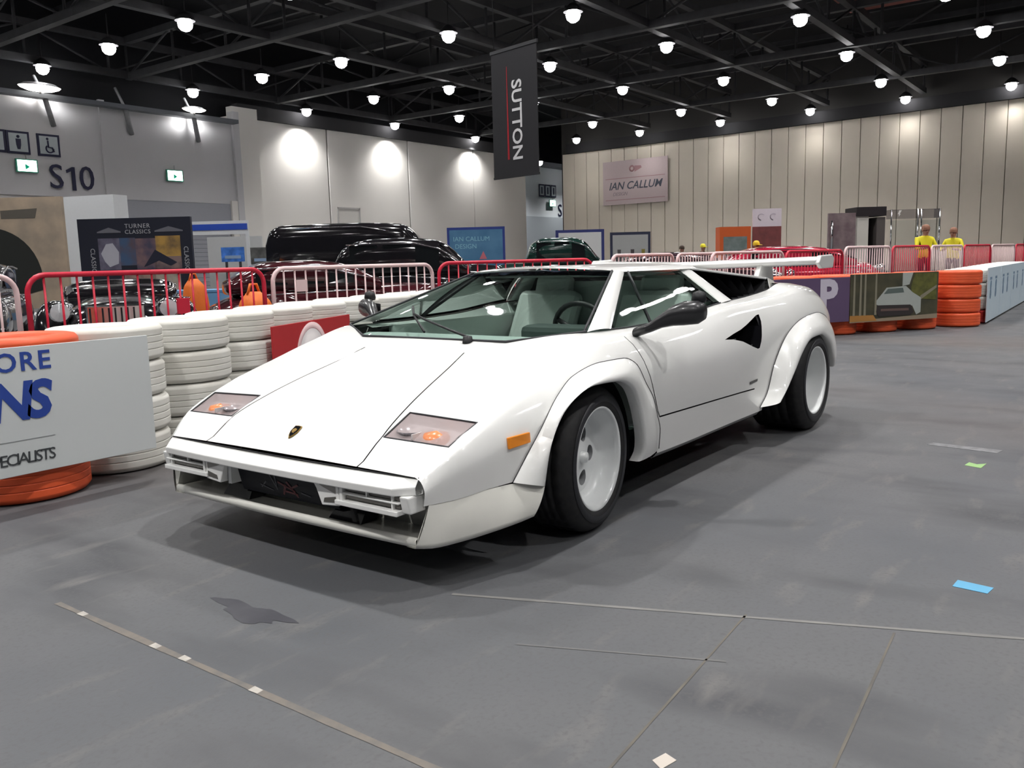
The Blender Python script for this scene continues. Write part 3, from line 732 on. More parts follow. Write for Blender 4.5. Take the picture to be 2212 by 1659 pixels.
# ---- rear deck, engine cover, intake boxes
rows = []
for i in range(15):
    t = i/14; x = -1.60-t*1.58
    ze = zi(x); ye = yi(x); zc = 1.05-.115*t-.03*t*t if t < .8 else None
    zc = pchip([-3.2, -3.05, -2.7, -2.2, -1.6], [.80, .885, .945, .985, 1.045])(x)
    kf = pchip([-3.2, -2.62, -2.40, -1.6], [1., 1., 0., 0.])(x); ye = .50+(ye-.50)*kf; ze = (zc-.012)+(ze-zc+.012)*kf
    rows.append([Vector((x, v*ye, zc+(ze-zc)*abs(v)**2.2)) for v in np.linspace(-1, 1, 21)])
MB().grid(rows).build('engine_cover', WHITE, car)
MB().grid([[(x, y, z+.004) for y in np.linspace(-.22, .22, 4)] for x, z in ((-1.68, 1.047), (-2.0, 1.012), (-2.5, .968))]).build('engine_louvre', BLACK, car)
for s in (1, -1):
    m = lambda x, y, z: (x, s*y, z)
    # white shell of the box: top and tail
    T0, T1, T2, T3 = (-1.60, .50, 1.056), (-1.60, .565, 1.050), (-2.45, .672, .968), (-2.45, .46, .985)
    B1, B2 = (-1.80, .732, .872), (-2.26, .70, .893)
    sh_ = MB().add([m(*T0), m(*T1), m(*T2), m(*T3), m(-2.78, .60, .93), m(-2.78, .42, .945), m(-2.42, .70, .905)],
                   [(0, 1, 2, 3), (3, 2, 4, 5), (2, 6, 4)]).build('intake_box', WHITE, car, thick=.006)
    # dark open mouth, set back, with vertical vanes
    F = [Vector((-1.56, .552, 1.043)), Vector((-2.43, .662, .960)), Vector((-2.30, .705, .884)), Vector((-1.71, .733, .858))]
    MB().add([m(*p) for p in F]+[m(p.x, p.y-.12, p.z-.01) for p in F], [(4, 5, 6, 7), (0, 1, 5, 4), (1, 2, 6, 5), (2, 3, 7, 6), (3, 0, 4, 7)]).build('intake_mouth', BLACK, sh_)
    for k in range(1, 6):
        t = k/6; a = F[0].lerp(F[1], t); b = F[3].lerp(F[2], t)
        MB().add([m(a.x, a.y-.03, a.z), m(b.x, b.y-.03, b.z), m(b.x-.02, b.y-.09, b.z), m(a.x-.02, a.y-.09, a.z)], [(0, 1, 2, 3)]).build('intake_vane', mat('vane_black', (.016, .016, .018), .4), sh_)
    MB().tube([m(*(F[0]+Vector((0, .002, .003)))), m(*(F[1]+Vector((0, .002, .003))))], .008, 6).build('intake_rim', WHITE, sh_)
# ---- tail
rows = []
for x, dz in ((-3.22, 0), (-3.25, .0)):
    pass
tl = [SP(-3.22, t) for t in np.linspace(0, 1, 12)]
MB().grid([[(-3.222, s_*p.y*k, p.z) for k, s_ in [(1, 1), (.5, 1), (.0, 1), (.5, -1), (1, -1)]] for p in tl]).build('tail_panel', BLACK, car)
for s in (1, -1):
    MB().bx(-3.25, -3.222, s*.42, s*.72, .60, .70).build('tail_lamp', mat('red_lens', (.4, .01, .01), .25, coat=.5), car)
MB().bx(-3.30, -3.2, -.72, .72, .38, .50).build('rear_bumper', WHITE, car, bevel=.015)
# ---- rear wing: swept blade on two struts with end plates
rows = []
prof = [(-.17, .0), (-.12, .028), (0, .036), (.10, .026), (.16, .004), (.10, -.014), (0, -.022), (-.12, -.012), (-.17, .0)]
for v in np.linspace(-.86, .86, 21):
    xc = -2.62-.36*abs(v)/.86; rows.append([Vector((xc+px, float(v), 1.040+pz+.02*abs(v))) for px, pz in prof])
wing = MB().grid(rows).build('rear_wing', WHITE, car)
for s in (1, -1):
    MB().prism([(-2.82, s*.85, 1.05), (-2.87, s*.85, 1.098), (-3.12, s*.85, 1.104), (-3.17, s*.85, 1.08), (-3.14, s*.85, 1.012), (-2.90, s*.85, 1.012)], (0, s*.03, 0)).build('end_plate', WHITE, wing, bevel=.008)
    MB().prism([(-2.62, s*.50, .93), (-2.72, s*.50, 1.06), (-2.92, s*.50, 1.07), (-2.96, s*.50, .90)], (0, s*.035, 0)).build('strut', WHITE, wing, bevel=.008)
# ---- front bumper bar with lamp units
q = MB(); ys_ = np.linspace(-.715, .715, 25); rows = []
for y in ys_:
    e = max(0, (abs(y)-.66)/.055); b0 = bulge(y)
    rows.append([Vector((.921+b0, y, .404)), Vector((.988+b0-.05*e*e, y, .379)), Vector((.986+b0-.05*e*e, y, .352)), Vector((.90+b0, y, .350)), Vector((.90+b0, y, .396)), Vector((.921+b0, y, .404))])
bump = q.grid(rows, False).build('front_bumper', WHITE, car, bevel=.004)
MB().tube([(.917+bulge(y), float(y), .407) for y in ys_], .0028, 5).build('bumper_seal', TRIMD, bump)
SLOT = mat('lamp_slot', (.10, .095, .085), .5); FOG = mat('fog_lamp', (.30, .29, .27), .2, metal=.5)
for s in (1, -1):
    def bb(name, x0, x1, y0, y1, z0, z1, m_, par=bump, bev=.003): return MB().bx(x0, x1, s*y0, s*y1, z0, z1).build(name, m_, par, bevel=bev)
    MB().prism([(.885, s*.672, .352), (.975, s*.672, .352), (.962, s*.672, .290), (.885, s*.672, .290)], (0, s*.04, 0)).build('end_cap', WHITE, bump, bevel=.006)
    un = bb('lamp_unit', .90, .958, .395, .675, .292, .352, SLOT)
    bb('lamp_rail', .90, .992, .375, .675, .285, .303, WHITE, un); bb('lamp_rail', .90, .982, .395, .675, .324, .331, WHITE, un)
    bb('lamp_divider', .90, .986, .395, .408, .290, .352, WHITE, un); bb('lamp_divider', .90, .980, .520, .526, .328, .352, WHITE, un); bb('lamp_divider', .90, .980, .640, .646, .30, .352, WHITE, un)
    bb('lamp_glass', .958, .968, .41, .67, .334, .350, mat('slot_glass', (.14, .13, .115), .15, coat=.6), un); bb('lamp_glass', .958, .966, .41, .67, .305, .322, mat('slot_glass'), un)
    fx = .984
    fg = MB().prism([(fx, s*.262, .353), (fx, s*.390, .353), (fx, s*.390, .278), (fx, s*.300, .270)], (-.07, 0, 0)).build('fog_lamp_pod', WHITE, bump, bevel=.004)
    MB().prism([(fx, s*.292, .346), (fx, s*.376, .346), (fx, s*.376, .322), (fx, s*.315, .338)], (.002, 0, 0)).build('fog_lamp', FOG, fg)
    MB().prism([(fx, s*.312, .284), (fx, s*.376, .290), (fx, s*.376, .311), (fx, s*.318, .300)], (.002, 0, 0)).build('fog_lamp', SLOT, fg)
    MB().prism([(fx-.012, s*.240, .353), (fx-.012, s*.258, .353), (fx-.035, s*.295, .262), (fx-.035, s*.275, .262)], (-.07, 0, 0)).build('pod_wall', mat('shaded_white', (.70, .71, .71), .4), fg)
pl = MB().add([(.945, -.262, .350), (.945, .262, .350), (.885, .285, .225), (.885, -.285, .225)], [(0, 1, 2, 3)]).build('centre_plate', mat('dark_plate', (.006, .007, .012), .55, spec=.2), bump, thick=.006)
def plate_pt(u, v, h=.003): return Vector((.945-.06*v+h, u, .350-.125*v+h*.3))
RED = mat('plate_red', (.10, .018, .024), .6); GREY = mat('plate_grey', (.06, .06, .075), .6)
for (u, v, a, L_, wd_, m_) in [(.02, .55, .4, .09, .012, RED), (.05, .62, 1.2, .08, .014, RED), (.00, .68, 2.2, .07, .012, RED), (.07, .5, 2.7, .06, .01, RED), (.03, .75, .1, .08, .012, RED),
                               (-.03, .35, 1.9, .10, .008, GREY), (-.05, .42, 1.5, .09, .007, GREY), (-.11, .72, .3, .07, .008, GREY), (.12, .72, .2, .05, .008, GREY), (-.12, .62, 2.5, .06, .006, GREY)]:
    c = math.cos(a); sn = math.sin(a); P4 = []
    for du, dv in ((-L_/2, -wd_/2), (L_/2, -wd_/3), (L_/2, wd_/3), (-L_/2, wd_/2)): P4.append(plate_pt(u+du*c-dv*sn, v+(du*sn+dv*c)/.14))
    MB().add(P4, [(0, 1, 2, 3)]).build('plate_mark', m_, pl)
# ---- chin spoiler
CREAM = mat('spoiler_paint', (.80, .79, .73), .3, coat=.7)
rows = []
for y in np.linspace(-.70, .70, 29):
    b0 = bulge(y)*.8; rows.append([Vector((.50, y, .182)), Vector((.895+b0, y, .190)), Vector((.918+b0, y, .198)), Vector((.930+b0, y, .190)), Vector((.925+b0, y, .166)), Vector((.905+b0, y, .160)), Vector((.50, y, .160))])
sp = MB().grid(rows).build('chin_spoiler', CREAM, car)
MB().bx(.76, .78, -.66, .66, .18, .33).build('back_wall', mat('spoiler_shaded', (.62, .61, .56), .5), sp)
for s in (1, -1):
    # outer cheek sweeping back to the arch
    tp = [(.905, .742, .316), (.80, .788, .322), (.68, .818, .328), (.567, .838, .325), (.50, .875, .318), (.455, .905, .303)]
    bt = [(.935, .700, .166), (.90, .745, .165), (.80, .79, .168), (.68, .83, .175), (.56, .865, .185), (.50, .885, .195)]
    T_ = resamp(tp, 18); B_ = resamp(bt, 18); rows = []
    for a, b in zip(T_, B_):
        mid = a.lerp(b, .55)+Vector((.004, .016, 0)); rows.append([Vector((p.x, s*p.y, p.z)) for p in [a*(1-k/8)**2+mid*2*(k/8)*(1-k/8)+b*(k/8)**2 for k in range(9)]]+[Vector((b.x-.01, s*(b.y-.05), b.z-.004))])
    MB().grid(rows).build('spoiler_cheek', CREAM, sp)
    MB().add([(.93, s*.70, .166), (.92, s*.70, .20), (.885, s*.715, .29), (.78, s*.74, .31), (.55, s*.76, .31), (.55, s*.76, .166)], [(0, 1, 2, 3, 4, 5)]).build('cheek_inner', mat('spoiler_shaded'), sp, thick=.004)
    MB().add([(.93, s*.70, .168), (.905, s*.742, .316), (.885, s*.715, .29), (.92, s*.70, .20)], [(0, 1, 2, 3)]).build('cheek_edge', CREAM, sp)
    MB().prism([(.90, s*.235, .191), (.90, s*.405, .191), (.84, s*.395, .268), (.84, s*.265, .268)], (-.08, 0, 0)).build('brake_duct', GLOSSBLACK, sp)
    # side marker and script badge
    mk_ = [side_pt(x, z, .001) for x, z in [(.591, .498), (.481, .501), (.477, .462), (.591, .456)]]
    MB().prism([(p.x, s*p.y, p.z) for p in mk_], (0, s*.010, 0)).build('side_marker', mat('amber_marker', (.78, .24, .01), .3, coat=.4), car, bevel=.003)
    bd = [side_pt(x, z, .001) for x, z in [(-1.63, .412), (-1.73, .418), (-1.73, .404), (-1.63, .398)]]
    MB().prism([(p.x, s*p.y, p.z) for p in bd], (0, s*.003, 0)).build('script_badge', mat('badge_grey', (.06, .06, .06), .4), car)
    # mirror
    base = [(-.44, .80, .785), (-.47, .86, .808), (-.50, .90, .835), (-.53, .94, .856), (-.55, .985, .866), (-.57, 1.04, .870), (-.575, 1.07, .872)]
    rad = [(.035, .022), (.034, .024), (.042, .032), (.054, .046), (.060, .054), (.058, .052), (.035, .034)]
    rows = []
    for (x, y, z), (ra, rb) in zip(base, rad): rows.append([Vector((x+ra*math.cos(a)*(1. if math.cos(a) > 0 else .7), s*y, z+rb*math.sin(a))) for a in [2*math.pi*k/16 for k in range(17)]])
    mr = MB().grid(rows); mr.add(rows[-1][:-1], [tuple(range(16))], True); mr.add(rows[0][:-1], [tuple(range(16))], True)
    mo = mr.build('side_mirror', mat('mirror_black', (.022, .022, .024), .32, coat=.4), car)
    MB().add([(-.601, s*.95, .838), (-.613, s*1.045, .846), (-.616, s*1.045, .895), (-.604, s*.95, .888)], [(0, 1, 2, 3)]).build('mirror_glass', mat('mirror_silver', (.8, .8, .82), .03, metal=1), mo)
    MB().lathe([(.001, .0), (.03, .005), (.034, .02), (.028, .05), (.001, .06)], 14, 'z', (-.60, s*1.03, .905)).build('mirror_pivot', BLACK, mo)
# wiper
wp = MB().lathe([(.001, .035), (.02, .03), (.024, .0)], 14, 'z', (.055, .235, .762)).build('wiper', BLACK, car)
def on_glass(v, u, h=.012):
    p = ws_bot(v).lerp(ws_top(v), u); return p+Vector((.012*4*u*(1-u)*(1-v*v)+h*.35, 0, .022*4*u*(1-u)*(1-v*v)+h))
MB().tube([(.055, .235, .79), on_glass(.1, .06, .02), on_glass(-.2, .16, .016), on_glass(-.42, .24, .014)], .006, 6).build('wiper_arm', BLACK, wp)
MB().tube([on_glass(-.1, .05, .008), on_glass(-.42, .235, .009), on_glass(-.62, .36, .009)], .006, 6).build('wiper_blade', BLACK, wp)
# ---- cabin
MINT = mat('pale_green_hide', (.80, .88, .84), .55, noise=(12, .4, (.72, .80, .76))); DASH = mat('dark_dash', (.05, .07, .065), .7); CARPET = mat('cabin_carpet', (.06, .09, .08), .95)
MB().bx(-1.75, -.25, -.68, .68, .26, .30).build('cabin_floor', CARPET, car)
MB().grid([[(-.02, y, .735), (-.22, y, .765), (-.40, y, .750), (-.46, y, .70), (-.44, y, .45)] for y in np.linspace(-.66, .66, 9)]).build('dashboard', mat('dash_green', (.46, .55, .52), .7), car)
MB().bx(-.62, -.46, .14, .60, .60, .80).build('instrument_pod', DASH, car, bevel=.03)
a_ = [(-.70+.055*math.sin(k), .37+.17*math.cos(k), .74+.16*math.sin(k)) for k in [2*math.pi*i/28 for i in range(28)]]
sw = MB().tube(a_, .014, 8, closed=True).build('steering_wheel', BLACK, car)
for k in range(3):
    a = math.pi/2+k*2*math.pi/3+math.pi; MB().tube([(-.69, .37, .74), (-.70+.055*math.sin(a), .37+.17*math.cos(a), .74+.16*math.sin(a))], .012, 6).build('spoke', BLACK, sw)
MB().tube([(-.69, .37, .74), (-.5, .37, .70)], .025, 8).build('column', BLACK, sw)
MB().bx(-1.5, -.45, -.13, .13, .30, .56).build('centre_tunnel', MINT, car, bevel=.04)
MB().bx(-1.66, -1.60, -.52, .52, .28, .98).build('rear_bulkhead', mat('bulkhead', (.55, .62, .59), .8), car)
for s in (1, -1):
    st = MB().box((-1.08, s*.37, .42), (.52, .44, .16), Matrix.Rotation(R(8), 3, 'Y')).build('seat', MINT, car, bevel=.05)
    MB().box((-1.40, s*.37, .66), (.13, .44, .58), Matrix.Rotation(R(-28), 3, 'Y')).build('seat_back', MINT, st, bevel=.05)
    MB().box((-1.56, s*.37, .94), (.08, .26, .15), Matrix.Rotation(R(-20), 3, 'Y')).build('head_rest', MINT, st, bevel=.03)
    for k in range(4): MB().box((-1.26-.07*k, s*.37, .52+.11*k), (.012, .36, .05), Matrix.Rotation(R(-28), 3, 'Y')).build('seat_pleat', mat('pale_green_hide'), st, bevel=.005)
    dc = MB().bx(-1.55, -.40, s*.66, s*.70, .32, .79).build('door_card', MINT, car, bevel=.015)
    MB().bx(-1.35, -.60, s*.60, s*.66, .58, .63).build('arm_rest', MINT, dc, bevel=.02)
    MB().grid([[(x, s*.665, .785), (x, s*(yi(x)-.012), zi(x)-.004)] for x in np.linspace(-.25, -1.62, 20)]).build('window_ledge', MINT, dc)
    MB().grid([[(x, s*.64, z) for z in (.30, .55, .80, .86)] for x in (-1.52, -1.58, -1.64)]).build('rear_trim', MINT, dc)
    MB().add([(-1.53, s*.70, .86), (-1.46, s*.515, 1.03), (-1.62, s*.50, 1.03), (-1.66, s*.69, .86)], [(0, 1, 2, 3)]).build('pillar_trim', MINT, dc)
# ---- wheels
RIM = mat('white_rim', (.80, .82, .82), .3, coat=.5); BRAKE = mat('brake_disc', (.12, .12, .13), .4, metal=.7)
def wheel(loc, s, Rt, wdt, depth, steer):
    t = bpy.data.objects.new('wheel', None); COL.objects.link(t); t.parent = car; t.location = loc; t.rotation_euler = (0, 0, steer); t.empty_display_size = .1
    Y = lambda h: s*h
    rim = MB().lathe([(.213, Y(-.012)), (.219, Y(.0)), (.213, Y(.006)), (.203, Y(.0)), (.198, Y(-.02)), (.190, Y(-.06)), (.172, Y(-depth)), (.150, Y(-depth-.006))], 56, 'y').build('rim', RIM, t)
    # dished centre with five round holes
    def ring(cx, cy, r_, n): return [(cx+r_*math.cos(2*math.pi*k/n), cy+r_*math.sin(2*math.pi*k/n)) for k in range(n)]
    V = []; Ed = []
    def loop(p):
        o = len(V); V.extend(Vector(q) for q in p); Ed.extend((o+i, o+(i+1) % len(p)) for i in range(len(p)))
    outer = ring(0, 0, .152, 48); holes = [ring(.098*math.cos(a), .098*math.sin(a), .034, 20) for a in [math.pi/2+.35+k*2*math.pi/5 for k in range(5)]]
    loop(outer); [loop(h_) for h_ in holes]
    for rr in (.02, .05): V.extend(Vector(q) for q in ring(0, 0, rr, 12))
    for k in range(5):
        a = math.pi/2+.35+(k+.5)*2*math.pi/5; V.append(Vector((.1*math.cos(a), .1*math.sin(a))))
    vo, _, fo, *_ = delaunay_2d_cdt(V, Ed, [], 0, 1e-6)
    fs = []
    for f in fo:
        c = sum((vo[i] for i in f), Vector((0, 0)))/len(f)
        if c.length < .152 and not any(in_poly((c.x, c.y), h_) for h_ in holes): fs.append(tuple(f))
    yd = lambda v: Y(-depth-.004+.018*max(0, 1-v.length/.1))
    dm = MB().add([(v.x, yd(v), v.y) for v in vo], fs, True)
    disc = dm.build('wheel_disc', RIM, rim)
    for h_ in holes:
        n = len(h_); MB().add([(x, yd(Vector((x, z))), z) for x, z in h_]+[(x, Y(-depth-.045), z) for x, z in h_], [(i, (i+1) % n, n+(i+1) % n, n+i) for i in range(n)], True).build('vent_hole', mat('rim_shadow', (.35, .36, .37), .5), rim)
    MB().lathe([(.001, Y(-depth+.034)), (.022, Y(-depth+.03)), (.026, Y(-depth+.0))], 20, 'y').build('hub_cap', RIM, rim)
    MB().lathe([(.001, Y(-depth-.05)), (.165, Y(-depth-.05)), (.165, Y(-depth-.06))], 32, 'y').build('brake_disc', BRAKE, rim)
    # tyre with grooved tread
    pr = [(.206, -.010), (.214, .004), (.232, .013), (.258, .012), (.280, .002), (Rt-.012, -.016), (Rt-.003, -.03)]
    ng = 5; span = wdt-.075
    for k in range(ng):
        a = -.036-span*k/ng; b = -.036-span*(k+1)/ng
        pr += [(Rt, a-.002), (Rt, b+.008), (Rt-.007, b+.006), (Rt-.007, b+.001)]
    pr += [(Rt-.003, -wdt+.03), (Rt-.02, -wdt+.012), (.26, -wdt), (.21, -wdt+.01)]
    n = 90; vs = []; kk = len(pr)
    for i in range(n):
        a = 2*math.pi*i/n
        for j, (r_, h) in enumerate(pr):
            g = .005 if (r_ > Rt-.001 and i % 3 == 0) else 0
            a2 = a+(.035 if (j % 4 > 1 and r_ > Rt-.001) else 0)
            vs.append(((r_-g)*math.cos(a2), Y(h), (r_-g)*math.sin(a2)))
    fs = [(i*kk+q, ((i+1) % n)*kk+q, ((i+1) % n)*kk+q+1, i*kk+q+1) for i in range(n) for q in range(kk-1)]
    ty = MB().add(vs, fs, True).build('tyre', RUBBER, t)
    MB().lathe([(.235, Y(.0145)), (.262, Y(.0135)), (.262, Y(.012))], 56, 'y').build('sidewall_band', mat('sidewall_rubber', (.030, .031, .036), .45), ty)
wheel((.0, .862, .305), 1, .305, .235, .085, R(6)); wheel((.0, -.862, .305), -1, .305, .235, .085, R(6))
wheel((-2.5, .972, .318), 1, .318, .345, .15, 0); wheel((-2.5, -.972, .318), -1, .318, .345, .15, 0)
# ================================================================== TYRE WALLS
TW = mat('white_tyre_paint', (.78, .77, .72), .6, noise=(5, .45, (.66, .63, .55)), bump=.1)
TO = mat('orange_tyre_paint', (.80, .115, .035), .5, noise=(6, .4, (.66, .08, .025)), bump=.1)
TR = mat('red_tyre_paint', (.55, .05, .05), .5, noise=(6, .4, (.45, .04, .04)))
def tyre_mesh(name, Rr, H, seed):
    random.seed(seed); h = H/2
    pr = [(.175, -h*.6), (.195, -h*.9), (.235, -h*.995), (.272, -h*.985), (.294, -h*.93), (.304, -h*.82)]
    for k in range(4):
        a = -h*.74+h*1.48*k/4; b = -h*.74+h*1.48*(k+1)/4
        pr += [(.3098, a+.0018), (.310, a+.006), (.310, b-.006), (.3098, b-.0018), (.3068, b-.0007), (.3068, b+.0007)]
    pr = pr[:-2]+[(.304, h*.82), (.294, h*.93), (.272, h*.985), (.235, h*.995), (.195, h*.9), (.175, h*.6)]
    pr += [(.19, h*.3), (.25, h*.15), (.25, -h*.15), (.19, -h*.3)]
    pr = [(r_*Rr/.31, z) for r_, z in pr]
    m = MB().lathe(pr, 44, 'z', closed=True)
    return m
TYH = .203
tyre_me = {}
for nm, m_ in (('white', TW), ('orange', TO), ('red', TR)):
    o = tyre_mesh('tyre', .31, TYH, 3).build('tyre_source', m_); tyre_me[nm] = o.data; bpy.data.objects.remove(o)
LV = ['bottom', 'second up', 'third up', 'top']
def stack(x, y, cols, where, group, rnd):
    random.seed(rnd)
    for k, c in enumerate(cols):
        o = bpy.data.objects.new(f'{c}_tyre', tyre_me[c]); COL.objects.link(o)
        o.location = (x+random.uniform(-.006, .006), y+random.uniform(-.006, .006), TYH/2+k*TYH+.001); o.rotation_euler = (0, 0, random.uniform(0, 6))
        tag(o, f'{c} tyre, {LV[k]}, {where}', 'tyre', group)
ST = [(1.0, -1.98), (.40, -2.17), (-.22, -2.42), (-.80, -2.68), (-1.38, -2.93), (-1.96, -3.16), (-2.56, -3.36), (-3.17, -3.53), (-3.79, -3.66), (-4.41, -3.75), (-5.04, -3.30)]
ST = ST[:-1]
for i, (x, y) in enumerate(ST):
    if i == 0: stack(x, y, ['orange']*4, 'in the stack behind the lettered white board', 'tyres of the left wall', 1)
    else: stack(x, y, ['white']*4, f'in the {ORD[i-1]} white stack from the left', 'tyres of the left wall', i+1)
SO = [(-7.05, -2.1), (-7.55, -1.7), (-8.10, -1.32), (-8.65, -1.0), (-9.25, -.72), (-9.85, -.36), (-10.40, .03), (-11.02, .40)]
SO = [(-7.1, -2.25), (-7.64, -1.90), (-8.17, -1.56), (-8.71, -1.21), (-9.26, -.86), (-9.87, -.47), (-10.48, -.07), (-11.08, .40)]
for i, (x, y) in enumerate(SO):
    stack(x, y, ['orange']*4, f'in the {ORD[len(SO)-1-i]} orange stack from the right end' if i < len(SO)-1 else 'in the bare orange stack at the right end', 'tyres of the orange wall', 20+i)
SWR = [(-11.75, .40), (-12.4, .37), (-13.05, .35), (-13.7, .33), (-14.35, .31), (-15.0, .29), (-15.65, .27), (-16.3, .25), (-16.95, .23), (-17.6, .21), (-18.3, .2), (-19.0, .18)]
for i, (x, y) in enumerate(SWR):
    stack(x, y, ['red' if (i == 0) else 'white']+['white']*3, f'in the {ORD[i]} stack behind the pale boards at right', 'tyres of the far right wall', 40+i)

# ------------------------------------------------------------------ boards on the tyre walls
BLUE = mat('sign_blue', (.02, .06, .33), .55); INK = mat('sign_ink', (.05, .055, .06), .6)
def board(name, label, a, b, z0, z1, m_, tilt=0., th=.012):
    """upright board from ground point a to b (left to right as read), returns root and local axes"""
    a = Vector((*a, z0)); b = Vector((*b, z0)); d = b-a; L = d.length; t = thing(name, label, 'board', a, math.atan2(d.y, d.x))
    MB().prism([(0, 0, 0), (L, 0, 0), (L, tilt, z1-z0), (0, tilt, z1-z0)], (0, th, 0)).build('panel', m_, t, bevel=.002)
    return t, L, z1-z0
# big white board at left: reads left to right from the camera side (+y)
t, L, h = board('advert_board', 'large white board with blue ORE and ONS lettering on the left tyre wall', (2.05, -1.635), (.455, -1.635), .165, .775, mat('board_white', (.62, .65, .65), .5, noise=(2, .15, (.58, .61, .62))))
# local x runs away from the viewer's left; the face toward the camera is local -y
def on_board(u, v): return (u, -.0016, v)
def bl(txt, size, m_, u, v, **k): return lettering(txt, size, m_, t, on_board(u, v), (1, 0, 0), (0, 0, 1), ext=.0015, **k)
bl('ORE', .125, BLUE, 1.085, .535, bold=.002, space=1.14, align='RIGHT', name='lettering')
bl('ONS', .245, BLUE, 1.06, .345, bold=.009, shear=.16, space=.80, align='RIGHT', name='lettering')
bl('SPECIALISTS', .078, INK, 1.065, .078, shear=.05, space=.74, align='RIGHT', name='lettering')
MB().bx(.62, 1.07, -.002, .001, .166, .169).build('rule', mat('rule_grey', (.35, .37, .38), .6), t)
# red board with a pale ring
t, L, h = board('advert_board', 'red board with a white ring emblem on the white tyre wall', (-.882, -2.31), (-2.122, -2.85), .22, .70, mat('board_red', (.50, .025, .03), .5))
MB().lathe([(.225, -.002), (.27, -.004), (.27, .001)], 40, 'y', (.62, 0, .20)).build('ring', mat('ring_pink', (.75, .55, .55), .5), t)
MB().lathe([(.001, -.002), (.222, -.002), (.222, .001)], 40, 'y', (.62, 0, .20)).build('disc', mat('ring_white', (.62, .58, .58), .5), t)
# purple board and photographic board on the orange wall
da = Vector((-.8403, .5421)); A0 = Vector((-8.9, -.66))
def opt(s): p = A0+da*s; return (p.x, p.y)
t, L, h = board('advert_board', 'purple board with a white letter on the orange tyre wall behind the car', opt(-2.0), opt(.155), .19, .785, mat('board_purple', (.115, .075, .15), .55))
lettering('P', .56, mat('board_letter', (.60, .56, .66), .5), t, (L-.36, -.002, .34), (1, 0, 0), (0, 0, 1), ext=.0015, bold=.025, name='letter')
t, L, h = board('photo_board', 'photographic board of a pale car among trees on the orange tyre wall', opt(.165), opt(1.715), .165, .815, mat('photo_ground', (.075, .070, .040), .6, noise=(3.5, .9, (.03, .032, .022))))
def pp(pts, m_, nm, lay=0): return MB().prism([(u*L, -.0006-.001*lay, v*h) for u, v in pts], (0, -.001, 0)).build(nm, m_, t)
PB = mat('print_bark', (.24, .22, .16), .7); PW_ = mat('print_white', (.40, .43, .40), .6); PG = mat('print_leaf', (.13, .13, .03), .7, noise=(9, .8, (.05, .06, .015)))
pp([(0, 0), (1, 0), (1, .10), (.3, .06), (0, .13)], mat('print_road', (.30, .24, .17), .7), 'print_road')
pp([(0, .02), (.30, .02), (.26, .14), (0, .15)], mat('print_leaves', (.42, .20, .05), .7), 'print_leaves', 1)
for u in (.03, .10, .15, .27): pp([(u, .14), (u+.025, .14), (u+.022, 1), (u+.004, 1)], PB, 'print_trunk', 1)
pp([(.58, .72), (.66, .75), (.70, 1), (.58, 1)], PW_, 'print_trunk', 1)
pp([(.70, .45), (.98, .40), (.98, .98), (.72, .98), (.68, .7)], PG, 'print_foliage', 1)
pp([(.80, .42), (.98, .66), (.98, .72), (.79, .5)], PB, 'print_branch', 2)
pp([(.29, .44), (.36, .60), (.40, .70), (.62, .72), (.70, .58), (.80, .46), (.80, .15), (.75, .10), (.70, .30), (.34, .30), (.29, .36)], PW_, 'print_car_body', 2)
pp([(.37, .57), (.415, .675), (.585, .685), (.60, .585)], mat('print_glass', (.11, .14, .13), .5), 'print_car_screen', 3)
pp([(.30, .34), (.68, .32), (.72, .16), (.68, .10), (.32, .10), (.29, .2)], mat('print_dark', (.035, .028, .028), .6), 'print_car_nose', 3)
pp([(.34, .26), (.66, .25), (.66, .20), (.34, .21)], mat('print_bumper', (.14, .09, .08), .6), 'print_car_bumper', 4)
# pale boards running away at far right
PALE = mat('board_pale_blue', (.55, .66, .74), .5, noise=(3, .3, (.62, .70, .74)))
xs = [-11.42, -13.1, -14.8, -16.5, -18.2, -20.0]
for i in range(5):
    ya, yb = .745-.035*i, .745-.035*(i+1)
    t, L, h = board('advert_board', f'pale blue board with grey emblems at far right, {ORD[i]} from the car', (xs[i], ya), (xs[i+1]+.03, yb), .03, .83, PALE)
    EMB = mat('emblem_slate', (.16, .25, .36), .6)
    for k, u in enumerate((.35, 1.0)):
        lettering('AB'[k] if False else 'S', .34, EMB, t, (u, -.002, .46), (1, 0, 0), (0, 0, 1), ext=.001, bold=.02, name='emblem')
        MB().bx(u-.12, u+.12, -.002, .001, .62, .66).build('emblem_bar', EMB, t)
t, L, h = board('advert_board', 'red board beyond the pale boards at the right edge', (-20.05, .56), (-22.4, .50), .03, .72, mat('board_red'))

